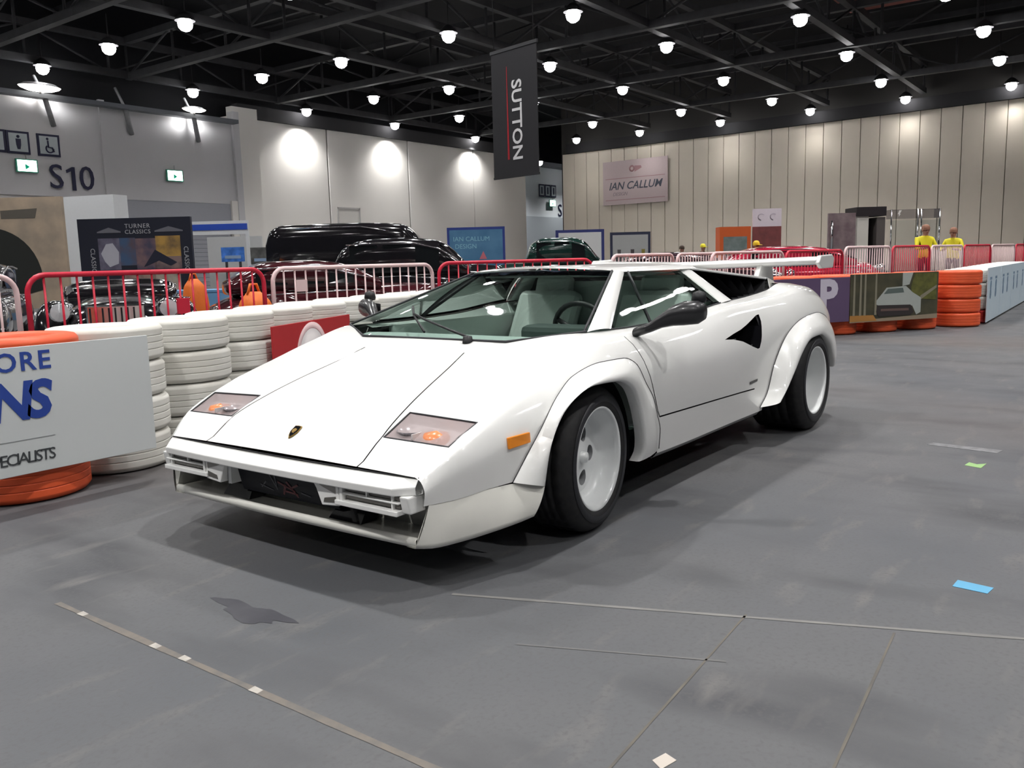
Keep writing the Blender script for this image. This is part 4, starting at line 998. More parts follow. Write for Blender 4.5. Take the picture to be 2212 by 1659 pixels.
# ------------------------------------------------------------------ crowd barriers
BRED = mat('barrier_red', (.62, .018, .05), .38, noise=(8, .4, (.5, .015, .04))); BPINK = mat('barrier_pink', (.80, .60, .60), .45, noise=(8, .4, (.7, .48, .5)))
def barrier(label, a, b, m_, z=1.1, plate=None, nb=16, r=.022):
    a = Vector((*a, 0)); b = Vector((*b, 0)); d = b-a; L = d.length
    t = thing('crowd_barrier', label, 'barrier', a, math.atan2(d.y, d.x), 'crowd barriers')
    rc = .14; pts = [(0, 0, .2)]
    pts += [(rc-rc*math.cos(k*math.pi/12), 0, z-rc+rc*math.sin(k*math.pi/12)) for k in range(7)]
    pts += [(L-rc+rc*math.sin(k*math.pi/12), 0, z-rc+rc*math.cos(k*math.pi/12)) for k in range(7)]
    pts += [(L, 0, .2)]
    MB().tube(pts, r, 8).build('frame', m_, t); MB().tube([(0, 0, .2), (L, 0, .2)], r*.8, 8).build('bottom_rail', m_, t)
    p = MB().tube([(0, 0, .2), (0, 0, z-.01)], .009, 6).build('bar', m_, t); p.location = (L/(nb+1), 0, 0)
    for k in range(2, nb+1):
        c = p.copy(); COL.objects.link(c); c.parent = t; c.location = (L*k/(nb+1), 0, 0)
    for u in (.25, L-.25):
        MB().tube([(u, -.3, .02), (u, -.26, .05), (u, 0, .2), (u, .26, .05), (u, .3, .02)], .018, 6).build('foot', m_, t)
    if plate: MB().bx(plate[0], plate[1], -.012, .012, plate[2], plate[3]).build('plate', m_, t)
    MB().tube([(-.035, 0, .42), (0, 0, .42)], .012, 6).build('hook', m_, t)
barrier('pink barrier cut by the left edge of the picture', (2.05, -4.4), (-.13, -4.4), BPINK)
barrier('red barrier in front of the stand at left', (-.21, -4.4), (-2.45, -4.4), BRED, plate=(1.28, 1.40, .72, .86))
barrier('pink barrier between the two left red barriers', (-2.56, -4.4), (-4.95, -4.4), BPINK, plate=(.28, .43, .86, .98))
barrier('red barrier behind the windscreen of the white car', (-5.05, -4.38), (-7.1, -3.42), BRED, z=1.11)
barrier('pink barrier seen just over the roof of the white car', (-6.7, -2.9), (-8.5, -2.9), BPINK, z=1.15, nb=18)
barrier('pink barrier seen between the roof and rear wing of the white car', (-8.6, -2.9), (-10.4, -2.9), BPINK, z=1.15, nb=18)
d_ = Vector((-.992, .124)); p0 = Vector((-12.73, -1.67))
for k in range(9):
    a = p0+d_*2.25*k; b = a+d_*2.17
    barrier(f'{"pink" if k % 2 == 0 else "red"} barrier behind the orange wall at right, {ORD[k]} from the car', a, b, BPINK if k % 2 == 0 else BRED, z=1.2, nb=18)
for k in range(2):
    a = p0-d_*2.25*(k+1); b = a+d_*2.17
    barrier(f'{"red" if k == 0 else "pink"} barrier behind the rear wing of the white car, {["right", "left"][k]} one', a, b, BRED if k == 0 else BPINK, z=1.15, nb=18)

# ------------------------------------------------------------------ classic cars beyond the barriers
def ring(x, hw, z0, z1, e=2.6, n=22):
    out = []
    for k in range(n):
        a = 2*math.pi*k/n+math.pi/n; c, s_ = math.cos(a), math.sin(a)
        out.append(Vector((x, hw*math.copysign(abs(c)**(2/e), c), (z0+z1)/2+(z1-z0)/2*math.copysign(abs(s_)**(2/e), s_))))
    return out
def loft(st, n=22, per=7):
    xs_ = [s[0] for s in st]; o = np.argsort(xs_); st = [st[i] for i in o]; xs_ = [s[0] for s in st]
    fs = [pchip(xs_, [s[k] for s in st]) for k in range(1, len(st[0]))]
    X_ = []
    for a, b in zip(xs_, xs_[1:]): X_ += [a+(b-a)*k/4 for k in range(4)]
    X_.append(xs_[-1]); rows = []
    for x in X_:
        v = [f(x) for f in fs]; e = v[3] if len(v) > 3 else 2.8; rr = ring(x, v[0], v[1], v[2], e, n); rows.append(rr+[rr[0]])
    m = MB().grid(rows); m.add(rows[0][:-1], [tuple(range(n))], True); m.add(rows[-1][:-1], [tuple(range(n))], True); return m
GLD = mat('car_dark_glass', (.010, .012, .013), .06, coat=1.)
def classic(name, label, loc, rz, paint, L=4.3, W=1.64, H=1.5, cab=(-1.6, .55), belt=.95, hood=.92, vintage=True, chrome=True, trim=None, boxy=False):
    t = thing(name, label, 'car', (*loc, 0), rz)
    hl_, hw = L/2, W/2
    fw_ = hw*(.72 if vintage else .95)
    loft([(-hl_, hw*.55, .45, .62), (-hl_+.25, hw*.85, .30, belt*.86), (-hl_*.55, hw*.95, .24, belt), (0, hw*.96, .22, belt), (cab[1]+.3, fw_, .24, hood), (hl_-.35, fw_*.86, .28, hood*.95), (hl_-.06, fw_*.7, .34, hood*.84), (hl_, fw_*.5, .45, hood*.66)]).build('body', paint, t)
    c0, c1 = cab; cl = c1-c0
    cb = loft([(c0, hw*.72, belt*.85, H-.30, 5), (c0+cl*.03, hw*.79, belt*.85, H-.10, 5), (c0+cl*.10, hw*.83, belt*.85, H-.015, 5), (c0+cl*.5, hw*.83, belt*.85, H, 5), (c0+cl*.84, hw*.81, belt*.85, H-.04, 5), (c0+cl*.92, hw*.79, belt*.85, H-.22, 4.5), (c1, hw*.76, belt*.85, belt+.12, 4)] if boxy else [(c0, hw*.60, belt*.9, belt+.08, 3.2), (c0+cl*.10, hw*.76, belt*.85, H-.14, 3.4), (c0+cl*.28, hw*.80, belt*.85, H-.01, 3.6), (c0+cl*.55, hw*.80, belt*.85, H, 3.6), (c0+cl*.78, hw*.78, belt*.85, H-.06, 3.4), (c1, hw*.70, belt*.85, belt+.10, 3.0)]).build('cabin', paint, t)
    for s in (1, -1):
        for u0, u1 in ((.16, .36), (.40, .60), (.63, .80)):
            xa, xb = c0+cl*u0, c0+cl*u1; zt = lambda u: H-.12-.10*max(0, (u-.6)/.2)
            MB().add([(xa, s*hw*.805, belt+.03), (xb, s*hw*.80, belt+.03), (xb, s*hw*.765, zt(u1)), (xa, s*hw*.775, zt(u0))], [(0, 1, 2, 3)]).build('side_window', GLD, cb, thick=.01)
        MB().tube([(c0+cl*.14, s*hw*.80, H-.11), (c0+cl*.35, s*hw*.795, H-.085), (c0+cl*.60, s*hw*.795, H-.085), (c0+cl*.80, s*hw*.775, H-.20), (c1, s*hw*.74, belt+.06)], .012, 6).build('window_trim', trim or (CHROME if chrome else BLACK), cb)
        MB().tube([(-hl_+.3, s*hw*.93, belt-.10), (0, s*hw*.965, belt-.06), (cab[1]+.2, s*fw_*1.01, hood-.14)], .010, 6).build('body_trim', CHROME if chrome else BLACK, t)
        for xc, zc, ll in ((hl_-.72, .62 if vintage else .58, .56), (-hl_+.78, .60, .54)):
            if vintage: loft([(xc-ll, .06, .28, .42, 2.2), (xc-ll*.6, .17, .30, zc+.08, 2.2), (xc, .20, .30, zc+.22, 2.2), (xc+ll*.6, .17, .32, zc+.10, 2.2), (xc+ll*.95, .05, .40, .52, 2.2)]).build('fender', paint, t).location = (0, s*(hw-.20), 0)
            wl = MB().lathe([(.001, -.02), (.14, -.015), (.19, .0), (.26, .03), (.325, .02), (.325, -.12), (.2, -.13)], 28, 'y').build('wheel', RUBBER, t); wl.location = (xc, s*(hw-.05), .326); wl.scale = (1, s, 1)
            MB().lathe([(.001, .035), (.08, .03), (.15, .012), (.17, .0)], 20, 'y').build('hub_cap', CHROME, wl)
        hp = MB().lathe([(.001, .05), (.08, .035), (.105, .0), (.11, -.03), (.07, -.16), (.001, -.2)], 20, 'x').build('headlamp', CHROME, t); hp.location = (hl_-.12, s*hw*.62, .74)
        MB().lathe([(.001, .056), (.085, .040)], 20, 'x').build('lamp_glass', mat('lamp_glass', (.75, .78, .8), .1, metal=.4), hp)
    MB().add([(c1-.02, -hw*.62, belt+.08), (c1-.02, hw*.62, belt+.08), (c0+cl*.80, hw*.66, H-.12), (c0+cl*.80, -hw*.66, H-.12)], [(0, 1, 2, 3)]).build('windscreen', GLD, cb, thick=.012)
    bpts = [(hl_-.12, -hw*.96, .46), (hl_+.06, -hw*.8, .46), (hl_+.12, 0, .46), (hl_+.06, hw*.8, .46), (hl_-.12, hw*.96, .46)]
    MB().tube([Vector(p) for p in bpts], .05, 8).build('front_bumper', CHROME, t)
    MB().tube([Vector((-p[0], p[1], p[2])) for p in bpts], .05, 8).build('rear_bumper', CHROME, t)
    gr = MB().bx(hl_-.03, hl_+.03, -.26, .26, .46, .80).build('grille', CHROME if chrome else BLACK, t, bevel=.02)
    for k in range(9): MB().bx(hl_+.03, hl_+.045, -.22+k*.055-.008, -.22+k*.055+.008, .49, .77).build('grille_bar', BLACK, gr)
    return t
PBLK = mat('car_black', (.010, .009, .011), .12, coat=1.); PMAR = mat('car_maroon', (.05, .008, .012), .14, coat=1.); PGRN = mat('car_green', (.010, .035, .028), .14, coat=1.)
PREDC = mat('car_red', (.40, .012, .04), .16, coat=1.); PDRK = mat('car_aubergine', (.035, .014, .022), .16, coat=1.); PGRY = mat('car_gunmetal', (.11, .105, .11), .16, coat=1., metal=.4)
hd = R(126)
classic('limousine', 'tall black vintage limousine with rounded rear behind the pink barrier', (-9.4, -9.4), hd, PBLK, 4.7, 1.72, 1.92, (-2.30, .75), 1.12, 1.10, boxy=True)
classic('saloon_car', 'black saloon with chrome window trim in front of the tall black limousine', (-7.95, -7.6), hd, PBLK, 4.2, 1.62, 1.55, (-1.25, 1.05), .98, .95, False)
classic('coupe', 'dark maroon low coupe with chrome right behind the pink barrier', (-5.3, -6.3), R(150), PMAR, 3.6, 1.58, 1.20, (-1.6, .35), .86, .86)
classic('saloon_car', 'dark green saloon right of the blue display board', (-14.4, -8.83), hd, PGRN, 4.0, 1.6, 1.64, (-.75, 1.0), 1.05, 1.0)
classic('coupe', 'dark aubergine low car roof seen over the white car', (-11.4, -4.3), hd, PDRK, 4.2, 1.62, 1.20, (-1.1, 1.0), .86, .86, False)
classic('coupe', 'bright red coupe behind the rear wing of the white car', (-16.5, -4.05), hd, PREDC, 4.3, 1.66, 1.29, (-1.35, 1.45), .90, .90, False, False)
classic('vintage_car', 'black vintage car with chrome lamps and bumper behind the left red barrier', (-2.45, -7.05), R(59), PBLK, 3.9, 1.56, 1.02, (-1.6, .1), .84, .86)
classic('vintage_car', 'gunmetal vintage car with chrome at the far left edge', (-1.75, -9.9), R(60), PGRY, 4.0, 1.6, 1.30, (-1.5, .6), .90, .92)

# ------------------------------------------------------------------ stands, posters, displays
def upright(name, label, cat, a, b, z0, z1, m_, th=.08, back=True):
    a = Vector((*a, 0)); b = Vector((*b, 0)); d = b-a; t = thing(name, label, cat, a, math.atan2(d.y, d.x)); L = d.length
    MB().bx(0, L, 0, th, z0, z1).build('panel', m_, t)
    if z0 > .1:
        for u in (.12, L-.12): MB().bx(u-.03, u+.03, 0, th, 0, z0).build('leg', DARKSTEEL, t)
    else:
        for u in (.15, L-.15): MB().bx(u-.2, u+.2, .0, .5, 0, .03).build('foot', DARKSTEEL, t)
    def rect(u0, u1, v0, v1, mm, nm='print', lay=0): return MB().bx(u0*L, u1*L, -.002-.002*lay, -.0005, v0, v1).build(nm, mm, t)
    return t, L, rect
STN = mat('stand_black', (.012, .014, .026), .5)
t, L, rect = upright('trade_stand', 'dark trade stand with car pictures and TURNER CLASSICS lettering', 'stand', (-7.957, -18.605), (-9.599, -16.364), 0, 2.40, STN, .12)
for k, (u0, u1, v0, v1, c, c2) in enumerate([(.17, .36, 1.15, 1.92, (.16, .15, .21), (.05, .045, .07)), (.36, .50, 1.25, 1.92, (.05, .09, .17), (.10, .06, .06)), (.50, .68, 1.15, 1.90, (.20, .12, .12), (.05, .05, .09)), (.68, .90, 1.45, 1.95, (.42, .25, .06), (.10, .07, .05)), (.66, .90, 1.15, 1.45, (.22, .15, .14), (.03, .03, .05)), (.38, .66, .3, 1.12, (.35, .23, .19), (.12, .09, .08)), (.66, .88, .3, 1.12, (.40, .36, .30), (.2, .15, .12))]):
    rect(u0, u1, v0, v1, mat(f'stand_picture_{k}', c, .5, noise=(3.2, .95, c2)), 'picture', 1)
PICW = mat('stand_car_print', (.42, .42, .47), .5)
for (pts) in ([(.19, 1.55), (.24, 1.78), (.30, 1.80), (.35, 1.58), (.34, 1.30), (.26, 1.22), (.22, 1.35)], [(.56, 1.20), (.67, 1.62), (.86, 1.30), (.80, 1.22), (.70, 1.35)]):
    MB().prism([(u*L, -.006, v) for u, v in pts], (0, -.002, 0)).build('picture_car', PICW if pts[0][0] < .3 else mat('stand_car_dark', (.02, .022, .04), .4), t)
LET = mat('stand_lettering', (.42, .42, .44), .5)
lettering('TURNER', .15, LET, t, (L*.53, -.006, 2.20), (1, 0, 0), (0, 0, 1), ext=.002, space=1.15); lettering('CLASSICS', .14, LET, t, (L*.53, -.006, 2.06), (1, 0, 0), (0, 0, 1), ext=.002, space=1.1)
for u0, u1 in ((.17, .38), (.68, .93)):
    MB().prism([(u0*L, -.005, 2.08), ((u0*.8+u1*.2)*L, -.005, 2.12), ((u0+u1)/2*L, -.005, 2.18), ((u0*.2+u1*.8)*L, -.005, 2.12), (u1*L, -.005, 2.08), (u1*L, -.005, 2.05), (u0*L, -.005, 2.05)], (0, -.002, 0)).build('car_outline', mat('stand_outline', (.14, .14, .16), .5), t)
lettering('CLASSICS', .16, LET, t, (L*.115, -.006, 1.35), (0, 0, -1), (1, 0, 0), ext=.002); lettering('CLASSICS', .16, LET, t, (L*.945, -.006, 1.35), (0, 0, -1), (1, 0, 0), ext=.002)
# sand-coloured poster wall and white pillar of the booth at far left
t, L, rect = upright('poster_wall', 'sandy poster wall with a dark figure at the far left', 'poster', (-8.3, -28.6), (-10.87, -25.13), 0, 3.50, mat('poster_sand', (.42, .33, .24), .6, noise=(1.2, .8, (.22, .19, .16))), .15)
MB().prism([(L*.25, -.004, 0)]+[(L*(.42+.40*math.cos(k*math.pi/24)), -.004, .6+2.0*math.sin(k*math.pi/24)**.8) for k in range(25)]+[(L*.02, -.004, 0)], (0, -.004, 0)).build('dark_figure', mat('poster_dark', (.015, .017, .015), .6), t)
MB().prism([(L*.55, -.003, 2.85), (L*.80, -.003, 2.85), (L*.82, -.003, 3.15), (L*.55, -.003, 3.1)], (0, -.004, 0)).build('name_patch', mat('poster_patch', (.10, .09, .075), .6), t)
t, L, rect = upright('booth_pillar', 'plain white booth pillar between poster wall and dark stand', 'pillar', (-10.72, -24.66), (-11.35, -22.9), 0, 3.44, mat('booth_white', (.60, .62, .63), .6), .6)
# white booth with a blue stripe
BW = mat('booth_white')
t = thing('white_booth', 'white booth frame with a blue fascia stripe right of the dark stand', 'booth', (-10.786, -18.167, 0), math.atan2(1.2, -.88))
Lb = 1.55
MB().bx(-.05, Lb, 0, .08, 2.02, 2.38).build('fascia', BW, t); MB().bx(-.05, Lb-.02, -.012, .0, 2.14, 2.30).build('blue_stripe', mat('stripe_blue', (.02, .07, .42), .5), t)
MB().bx(Lb-.08, Lb, 0, .08, 0, 2.02).build('post', BW, t); MB().bx(0, Lb, 1.2, 1.26, 0, 2.0).build('back_wall', mat('booth_grey', (.45, .46, .46), .7), t); MB().bx(-.05, .03, 0, .08, 0, 2.02).build('post', BW, t)
for k, (a, b, z0, z1, c, lab) in enumerate([((-10.57, -16.58), (-10.90, -16.08), 1.28, 1.65, (.03, .12, .40), 'small bright blue display panel inside the white booth'), ((-11.65, -16.82), (-12.0, -16.3), 1.2, 1.65, (.06, .06, .055), 'small dark car picture panel beside the white booth')]):
    t, L, rect = upright('display_panel', lab, 'panel', a, b, z0, z1, mat(f'panel_{k}', c, .5, noise=(6, .7, tuple(min(1, q*2.2+.03) for q in c))), .03)
    rect(.15, .85, z0+.08, z0+.16, mat('panel_line', (.25, .35, .5), .5), 'print_line', 1)
# blue display board
t, L, rect = upright('display_board', 'blue framed display board with pale lettering before the left wall', 'board', (-17.941, -15.248), (-19.024, -13.78), .35, 2.2, mat('display_frame_blue', (.025, .045, .22), .5), .1)
rect(.04, .96, .85, 2.12, mat('display_blue', (.05, .15, .27), .5, noise=(1.5, .8, (.09, .22, .36))), 'print', 1); rect(.04, .96, .40, .85, mat('display_dark', (.015, .02, .035), .5), 'print', 1)
lettering('IAN CALLUM', .20, mat('display_letters', (.22, .45, .55), .5), t, (L*.42, -.008, 1.83), (1, 0, 0), (0, 0, 1), ext=.002); lettering('DESIGN', .20, mat('display_letters'), t, (L*.32, -.008, 1.60), (1, 0, 0), (0, 0, 1), ext=.002)
MB().prism([(L*.55, -.007, 1.2), (L*.62, -.007, 1.45), (L*.68, -.007, 1.2)], (0, -.002, 0)).build('print_cone', mat('print_rose', (.5, .14, .17), .5), t); MB().prism([(L*.62, -.009, .6), (L*.68, -.009, .6), (L*.68, -.009, 1.1), (L*.62, -.009, 1.1)], (0, -.002, 0)).build('print_stripe', mat('print_pale', (.55, .58, .62), .5), t)
# two framed white boards
for k, (a, b, zt, lab) in enumerate([((-23.356, -14.719), (-24.401, -13.304), 2.17, 'white board in a navy frame, left of the two before the partition'), ((-24.514, -13.121), (-25.381, -11.949), 2.04, 'pale board in a dark frame with three grey figures printed on it')]):
    t, L, rect = upright('framed_board', lab, 'board', a, b, 0, zt, mat(f'frame_navy_{k}', [(.03, .04, .16), (.025, .03, .06)][k], .5), .08)
    rect(.06, .94, .3, zt-.10, mat(f'frame_white_{k}', [(.60, .61, .60), (.36, .37, .36)][k], .6), 'print', 1)
    if k:
        for u, c in ((.22, (.07, .07, .07)), (.55, (.06, .05, .055)), (.82, (.22, .19, .04))):
            MB().prism([((u-.09)*L, -.006, .4), ((u+.09)*L, -.006, .4), ((u+.10)*L, -.006, 1.15), ((u+.04)*L, -.006, 1.28), ((u+.045)*L, -.006, 1.42), ((u-.045)*L, -.006, 1.42), ((u-.04)*L, -.006, 1.28), ((u-.10)*L, -.006, 1.15)], (0, -.002, 0)).build('print_figure', mat(f'print_figure_{int(u*100)}', c, .6), t)
# orange cabinet, banners
t, L, rect = upright('orange_cabinet', 'orange cabinet with a grey window behind the white car', 'cabinet', (-28.815, -10.746), (-29.52, -9.78), 0, 2.2, mat('cabinet_orange', (.55, .10, .02), .5), .7)
rect(.12, .88, .9, 1.82, mat('cabinet_window', (.13, .17, .16), .35, noise=(4, .8, (.22, .25, .25))), 'window', 1)
t, L, rect = upright('red_poster', 'dark red poster board with a pale lilac header right of the orange cabinet', 'poster', (-29.75, -9.80), (-30.37, -8.89), 0, 2.18, mat('poster_red', (.20, .05, .05), .6, noise=(3, .7, (.10, .03, .03))), .06)
MB().bx(0, L, 0, .06, 2.18, 2.86).build('header_panel', mat('banner_lilac', (.62, .55, .60), .6), t)
for u in (.3, .72): MB().lathe([(.10, -.004), (.14, -.006), (.14, -.003)], 16, 'y', (u*L, 0, 2.55), a0=.8, a1=4.6).build('print_mark', mat('banner_mark', (.36, .31, .36), .6), t)
t, L, rect = upright('picture_stand', 'purplish picture stand left of the dark doorway booth', 'stand', (-33.444, -8.012), (-34.10, -7.11), 0, 2.70, mat('picture_purple', (.16, .11, .12), .55, noise=(2.2, .9, (.28, .22, .22))), .1)
MB().tube([(.12*L, -.05, 1.2), (.12*L, -.05, 2.4)], .05).build('chrome_post', CHROME, t)
t = thing('doorway_booth', 'booth with a black fascia and dark doorway before the partition', 'booth', (-34.178, -7.067, 0), math.atan2(.914, -.672)); Lb = 1.14
MB().bx(-.05, Lb+.02, -.05, 1.2, 2.55, 2.92).build('fascia', mat('booth_black', (.025, .02, .022), .5), t); MB().bx(0, .46, 0, 1.1, 0, 2.55).build('side_wall', mat('booth_cream', (.62, .60, .54), .6), t); MB().bx(.46, .80, .9, 1.0, 0, 2.5).build('doorway', mat('door_navy', (.012, .014, .035), .5), t); MB().bx(.80, Lb, .0, 1.1, 0, 2.5).build('door_leaf', mat('door_taupe', (.11, .095, .09), .5), t)
# glazed display case of clear panes on chrome posts
t = thing('glass_case', 'tall clear glass display case on chrome posts at right', 'display case', (-35.0, -5.95, 0), math.atan2(1.6, -1.175)); Lb = 1.98
CLEAR = glass('clear_pane', (.93, .95, .95))
for u in (0, Lb*.55, Lb*.62, Lb): MB().tube([(u, 0, 0), (u, 0, 2.8)], .03).build('post', CHROME, t)
for u0, u1 in ((0, Lb*.55), (Lb*.62, Lb)): MB().bx(u0+.03, u1-.03, -.006, .006, .3, 2.35).build('pane', CLEAR, t)
MB().bx(0, Lb, -.02, .5, 2.42, 2.78).build('top_glass', glass('frosted_pane', (.75, .74, .76), .8, .2), t); MB().bx(0, Lb, -.02, .5, 0, .3).build('plinth', GREYM, t)
MB().prism([(.28, -.03, 2.5), (.36, -.03, 2.6), (.32, -.03, 2.61), (.40, -.03, 2.75), (.30, -.03, 2.75), (.24, -.03, 2.6), (.29, -.03, 2.59)], (0, -.01, 0)).build('bright_mark', mat('mark_white', (.85, .82, .78), .4), t)
# ------------------------------------------------------------------ hanging banner with vertical lettering
a = Vector((-10.62, -7.72)); b = Vector((-10.37, -6.50)); d = b-a
t = thing('hanging_banner', 'black hanging banner with white SUTTON lettering and a red line', 'banner', (a.x, a.y, 2.70), math.atan2(d.y, d.x)); L = d.length
MB().bx(0, L, -.01, .01, 0, 2.32).build('cloth', mat('banner_black', (.016, .016, .019), .7), t); MB().bx(-.02, L+.02, -.02, .02, 2.30, 2.36).build('top_rail', DARKSTEEL, t); MB().bx(-.01, L+.01, -.014, .014, -.02, .02).build('bottom_rail', mat('banner_black'), t)
lettering('SUTTON', .37, mat('banner_white', (.66, .66, .67), .6), t, (L*.55, -.014, 1.02), (0, 0, -1), (1, 0, 0), ext=.002, bold=.007, space=1.0)
MB().prism([(L*.345, -.012, 2.02), (L*.355, -.012, 2.02), (L*.375, -.012, .32), (L*.335, -.012, .32)], (0, -.003, 0)).build('red_line', mat('banner_red', (.35, .012, .02), .6), t)
for u in (.08, L-.08): MB().tube([(u, 0, 2.34), (u, 0, 6.75)], .008, 5).build('wire', DARKSTEEL, t)
# banner on the cream partition
t = thing('wall_banner', 'pinkish white banner with dark italic lettering on the cream partition', 'banner', (0, 0, 0))
a = Vector((-50.54, -28.46)) + Vector((wn.x, wn.y))*.14; b = Vector((-50.21, -23.34))+Vector((wn.x, wn.y))*.14; d = b-a; L = d.length
t.location = (a.x, a.y, 4.78); t.rotation_euler = (0, 0, math.atan2(d.y, d.x))
hb = 2.95
MB().bx(0, L, -.02, .0, 0, hb).build('cloth', mat('banner_rose', (.60, .49, .49), .7), t)
BI = mat('banner_ink', (.10, .11, .14), .7); BR = mat('banner_rose_ink', (.42, .24, .25), .7)
lettering('IAN CALLUM', .72, BI, t, (L*.5, -.025, hb*.42), (1, 0, 0), (0, 0, 1), ext=.004, shear=.28, bold=.008)
lettering('DESIGN', .34, mat('banner_ink_soft', (.34, .28, .30), .7), t, (L*.27, -.025, hb*.24), (1, 0, 0), (0, 0, 1), ext=.004, shear=.28)
for v in (.60, .11): MB().bx(L*.04, L*.96, -.026, -.02, hb*v-.02, hb*v+.02).build('rule', BR, t)
MB().lathe([(.10, -.024), (.22, -.026), (.22, -.02)], 16, 'y', (L*.46, 0, hb*.80)).build('crest', BR, t); MB().prism([(L*.50, -.022, hb*.72), (L*.61, -.022, hb*.80), (L*.60, -.022, hb*.85), (L*.50, -.022, hb*.86)], (0, -.004, 0)).build('crest', BR, t)

# ------------------------------------------------------------------ people
SKIN = mat('skin', (.42, .22, .16), .6); TROU = mat('dark_trousers', (.03, .03, .04), .8); HIVIS = mat('hi_vis_yellow', (.80, .72, .02), .6)
def person(label, loc, rz, H, top, cap=None, hair=(.05, .03, .02), arms='down'):
    s = H/1.75
    t = thing('person', label, 'person', (*loc, 0), rz)
    me = bpy.data.meshes.new('body'); V = []; E_ = []; Rr = []
    def v(p, r_): V.append(Vector(p)*s); Rr.append(r_*s); return len(V)-1
    pel = v((0, 0, .95), .13); wa = v((0, 0, 1.12), .125); ch = v((.01, 0, 1.32), .15); nk = v((.01, 0, 1.48), .055); hd_ = v((.03, 0, 1.56), .075); ht = v((.03, 0, 1.68), .085)
    E_ += [(pel, wa), (wa, ch), (ch, nk), (nk, hd_), (hd_, ht)]
    for q in (1, -1):
        h1 = v((0, q*.10, .90), .09); kn = v((.03, q*.11, .50), .06); an = v((0, q*.12, .10), .042); to = v((.14, q*.13, .045), .035)
        E_ += [(pel, h1), (h1, kn), (kn, an), (an, to)]
        sh_ = v((.0, q*.19, 1.40), .062)
        if arms == 'front': el = v((.10, q*.27, 1.16), .045); wr = v((.28, q*.14, 1.18), .035); ha = v((.34, q*.08, 1.20), .038)
        else: el = v((-.02, q*.27, 1.12), .045); wr = v((.06, q*.28, .88), .034); ha = v((.08, q*.28, .80), .038)
        E_ += [(ch, sh_), (sh_, el), (el, wr), (wr, ha)]
    me.from_pydata([tuple(p) for p in V], E_, [])
    o = bpy.data.objects.new('body', me); COL.objects.link(o)
    k = o.modifiers.new('skin', 'SKIN'); 
    for i, r_ in enumerate(Rr): me.skin_vertices[0].data[i].radius = (r_, r_)
    me.skin_vertices[0].data[pel].use_root = True
    k2 = o.modifiers.new('sub', 'SUBSURF'); k2.levels = 2; k2.render_levels = 2
    dg = bpy.context.evaluated_depsgraph_get(); m2 = bpy.data.meshes.new_from_object(o.evaluated_get(dg)); bpy.data.objects.remove(o)
    m2.materials.clear(); m2.materials.append(TROU); m2.materials.append(top); m2.materials.append(SKIN)
    for p in m2.polygons:
        c = p.center/s; p.use_smooth = True
        p.material_index = 2 if (c.z > 1.475 or (c.z < .86 and abs(c.y) > .22) or (arms == 'front' and c.x > .22 and c.z > 1.05)) else (1 if c.z > .93 else 0)
    b = bpy.data.objects.new('body', m2); COL.objects.link(b); b.parent = t
    z0 = 1.62*s
    hp = MB().lathe([(.001, .135), (.05, .125), (.085, .09), (.098, .03), (.094, -.02)], 18, 'z', (0, 0, 0))
    hh = hp.build('cap' if cap else 'hair', cap or mat('hair_%d' % int(hair[0]*1000), hair, .8), t); hh.location = (.02*s, 0, z0+.02*s); hh.scale = (s*1.12, s, s*.95)
    if cap: MB().prism([(.08, -.07, .0), (.19, -.05, -.015), (.19, .05, -.015), (.08, .07, .0)], (0, 0, .012)).build('cap_peak', cap, hh)
    for q in (1, -1):
        e = MB().lathe([(.001, .0), (.008, .002), (.010, -.004)], 8, 'x').build('eye', BLACK, t); e.location = (.108*s, q*.032*s, 1.625*s)
        er = MB().lathe([(.001, .012), (.018, .008), (.022, -.004)], 10, 'y').build('ear', SKIN, t); er.location = (.02*s, q*.086*s, 1.61*s); er.scale = (1, q, 1.3)
    MB().prism([(.105*s, -.012*s, 1.575*s), (.105*s, .012*s, 1.575*s), (.100*s, 0, 1.63*s)], (.022*s, 0, 0)).build('nose', SKIN, t)
    MB().box((.108*s, 0, 1.545*s), (.006, .045*s, .009*s)).build('mouth', mat('lips', (.30, .10, .09), .6), t)
    return t
fc = lambda x, y: math.atan2(CAM.y-y, CAM.x-x)
person('marshal in a yellow high-visibility jacket standing left of the other marshal', (-20.85, -1.94), fc(-19.2, -1.6)+.5, 1.74, HIVIS, hair=(.30, .15, .10), arms='front')
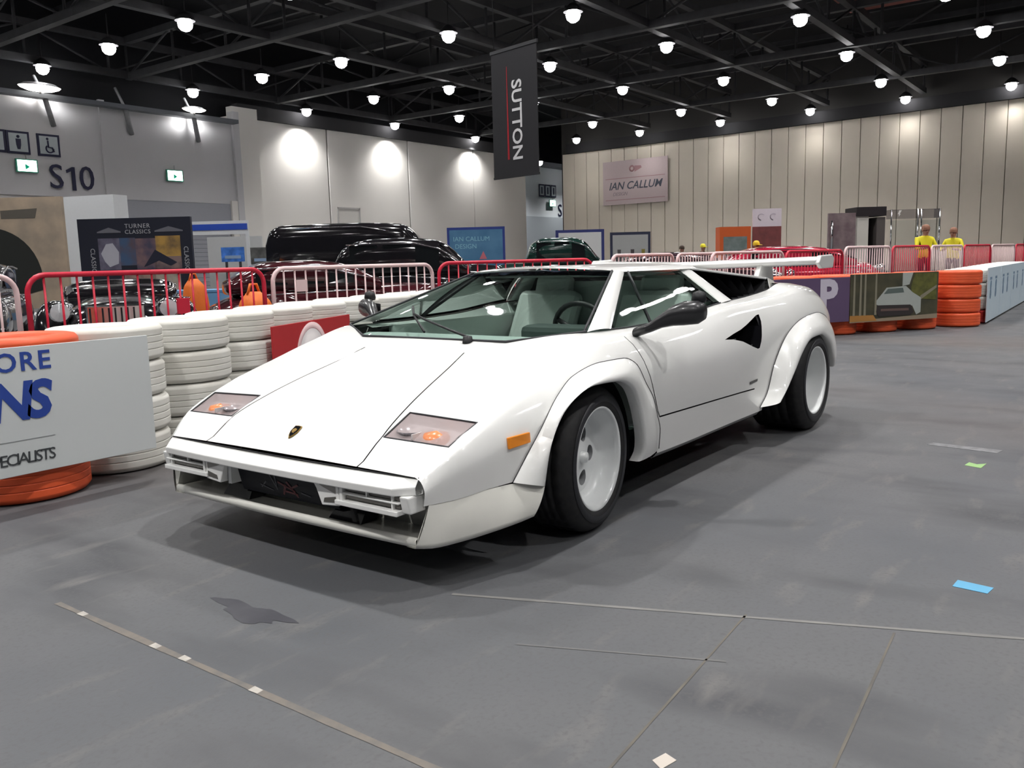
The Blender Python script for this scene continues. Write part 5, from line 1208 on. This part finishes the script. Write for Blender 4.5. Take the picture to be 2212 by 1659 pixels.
person('marshal in a yellow high-visibility jacket near the right end of the barriers', (-21.5, -1.40), fc(-19.5, -1.1)-.3, 1.66, HIVIS, hair=(.30, .17, .12), arms='front')
CAPY = mat('cap_yellow', (.75, .66, .03), .6); CAPG = mat('cap_gold', (.72, .48, .02), .6)
person('person in a bright yellow cap beyond the dark car roof', (-23.5, -9.1), fc(-23.5, -9.1)+.9, 1.50, mat('jacket_brown', (.07, .04, .03), .8), CAPY)
person('dark-haired person in a pink top left of the yellow-capped one', (-23.3, -9.75), fc(-23.3, -9.7)+.9, 1.46, mat('top_pink', (.45, .18, .15), .8))
person('person in a golden yellow cap beside the red coupe', (-17.6, -5.1), fc(-17.6, -5.1)+.7, 1.44, mat('shirt_peach', (.55, .32, .24), .8), CAPG)
# orange bags left of the maroon coupe and on the shelf of cars
ORB = mat('bag_orange', (.75, .16, .02), .6, bump=.2)
for k, (loc, sc, lab) in enumerate([((-5.3, -9.9, 0), (.26, .26, .96), 'orange upright bag behind the left red barrier'), ((-2.85, -5.1, 0), (.26, .26, .86), 'orange bag at the right end of the left red barrier')]):
    t = thing('orange_bag', lab, 'bag', loc)
    loft([(-1, .3, -.3, .35, 2.4), (-.8, .8, -.7, .8, 2.4), (0, 1., -.85, 1., 2.4), (.7, .8, -.7, .8, 2.4), (1, .35, -.3, .3, 2.4)]).build('sack', ORB, t)
    o = t.children[0]; o.rotation_euler = (0, -math.pi/2, 0); o.scale = (sc[2]/2, sc[0]*.8, sc[0]*.8); o.location = (0, 0, sc[2]/2)
    MB().tube([(-.08, 0, sc[2]-.03), (-.04, 0, sc[2]+.08), (.04, 0, sc[2]+.08), (.08, 0, sc[2]-.03)], .015, 6).build('handle', ORB, t)
t = thing('blue_table', 'low pale blue draped table behind the left red barrier', 'table', (-6.6, -11.2, 0), R(126))
MB().bx(-.9, .9, -.35, .35, .70, .74).build('table_top', mat('cloth_blue', (.13, .30, .52), .7), t); MB().bx(-.88, .88, -.34, .34, .02, .70).build('drape', mat('cloth_blue'), t)
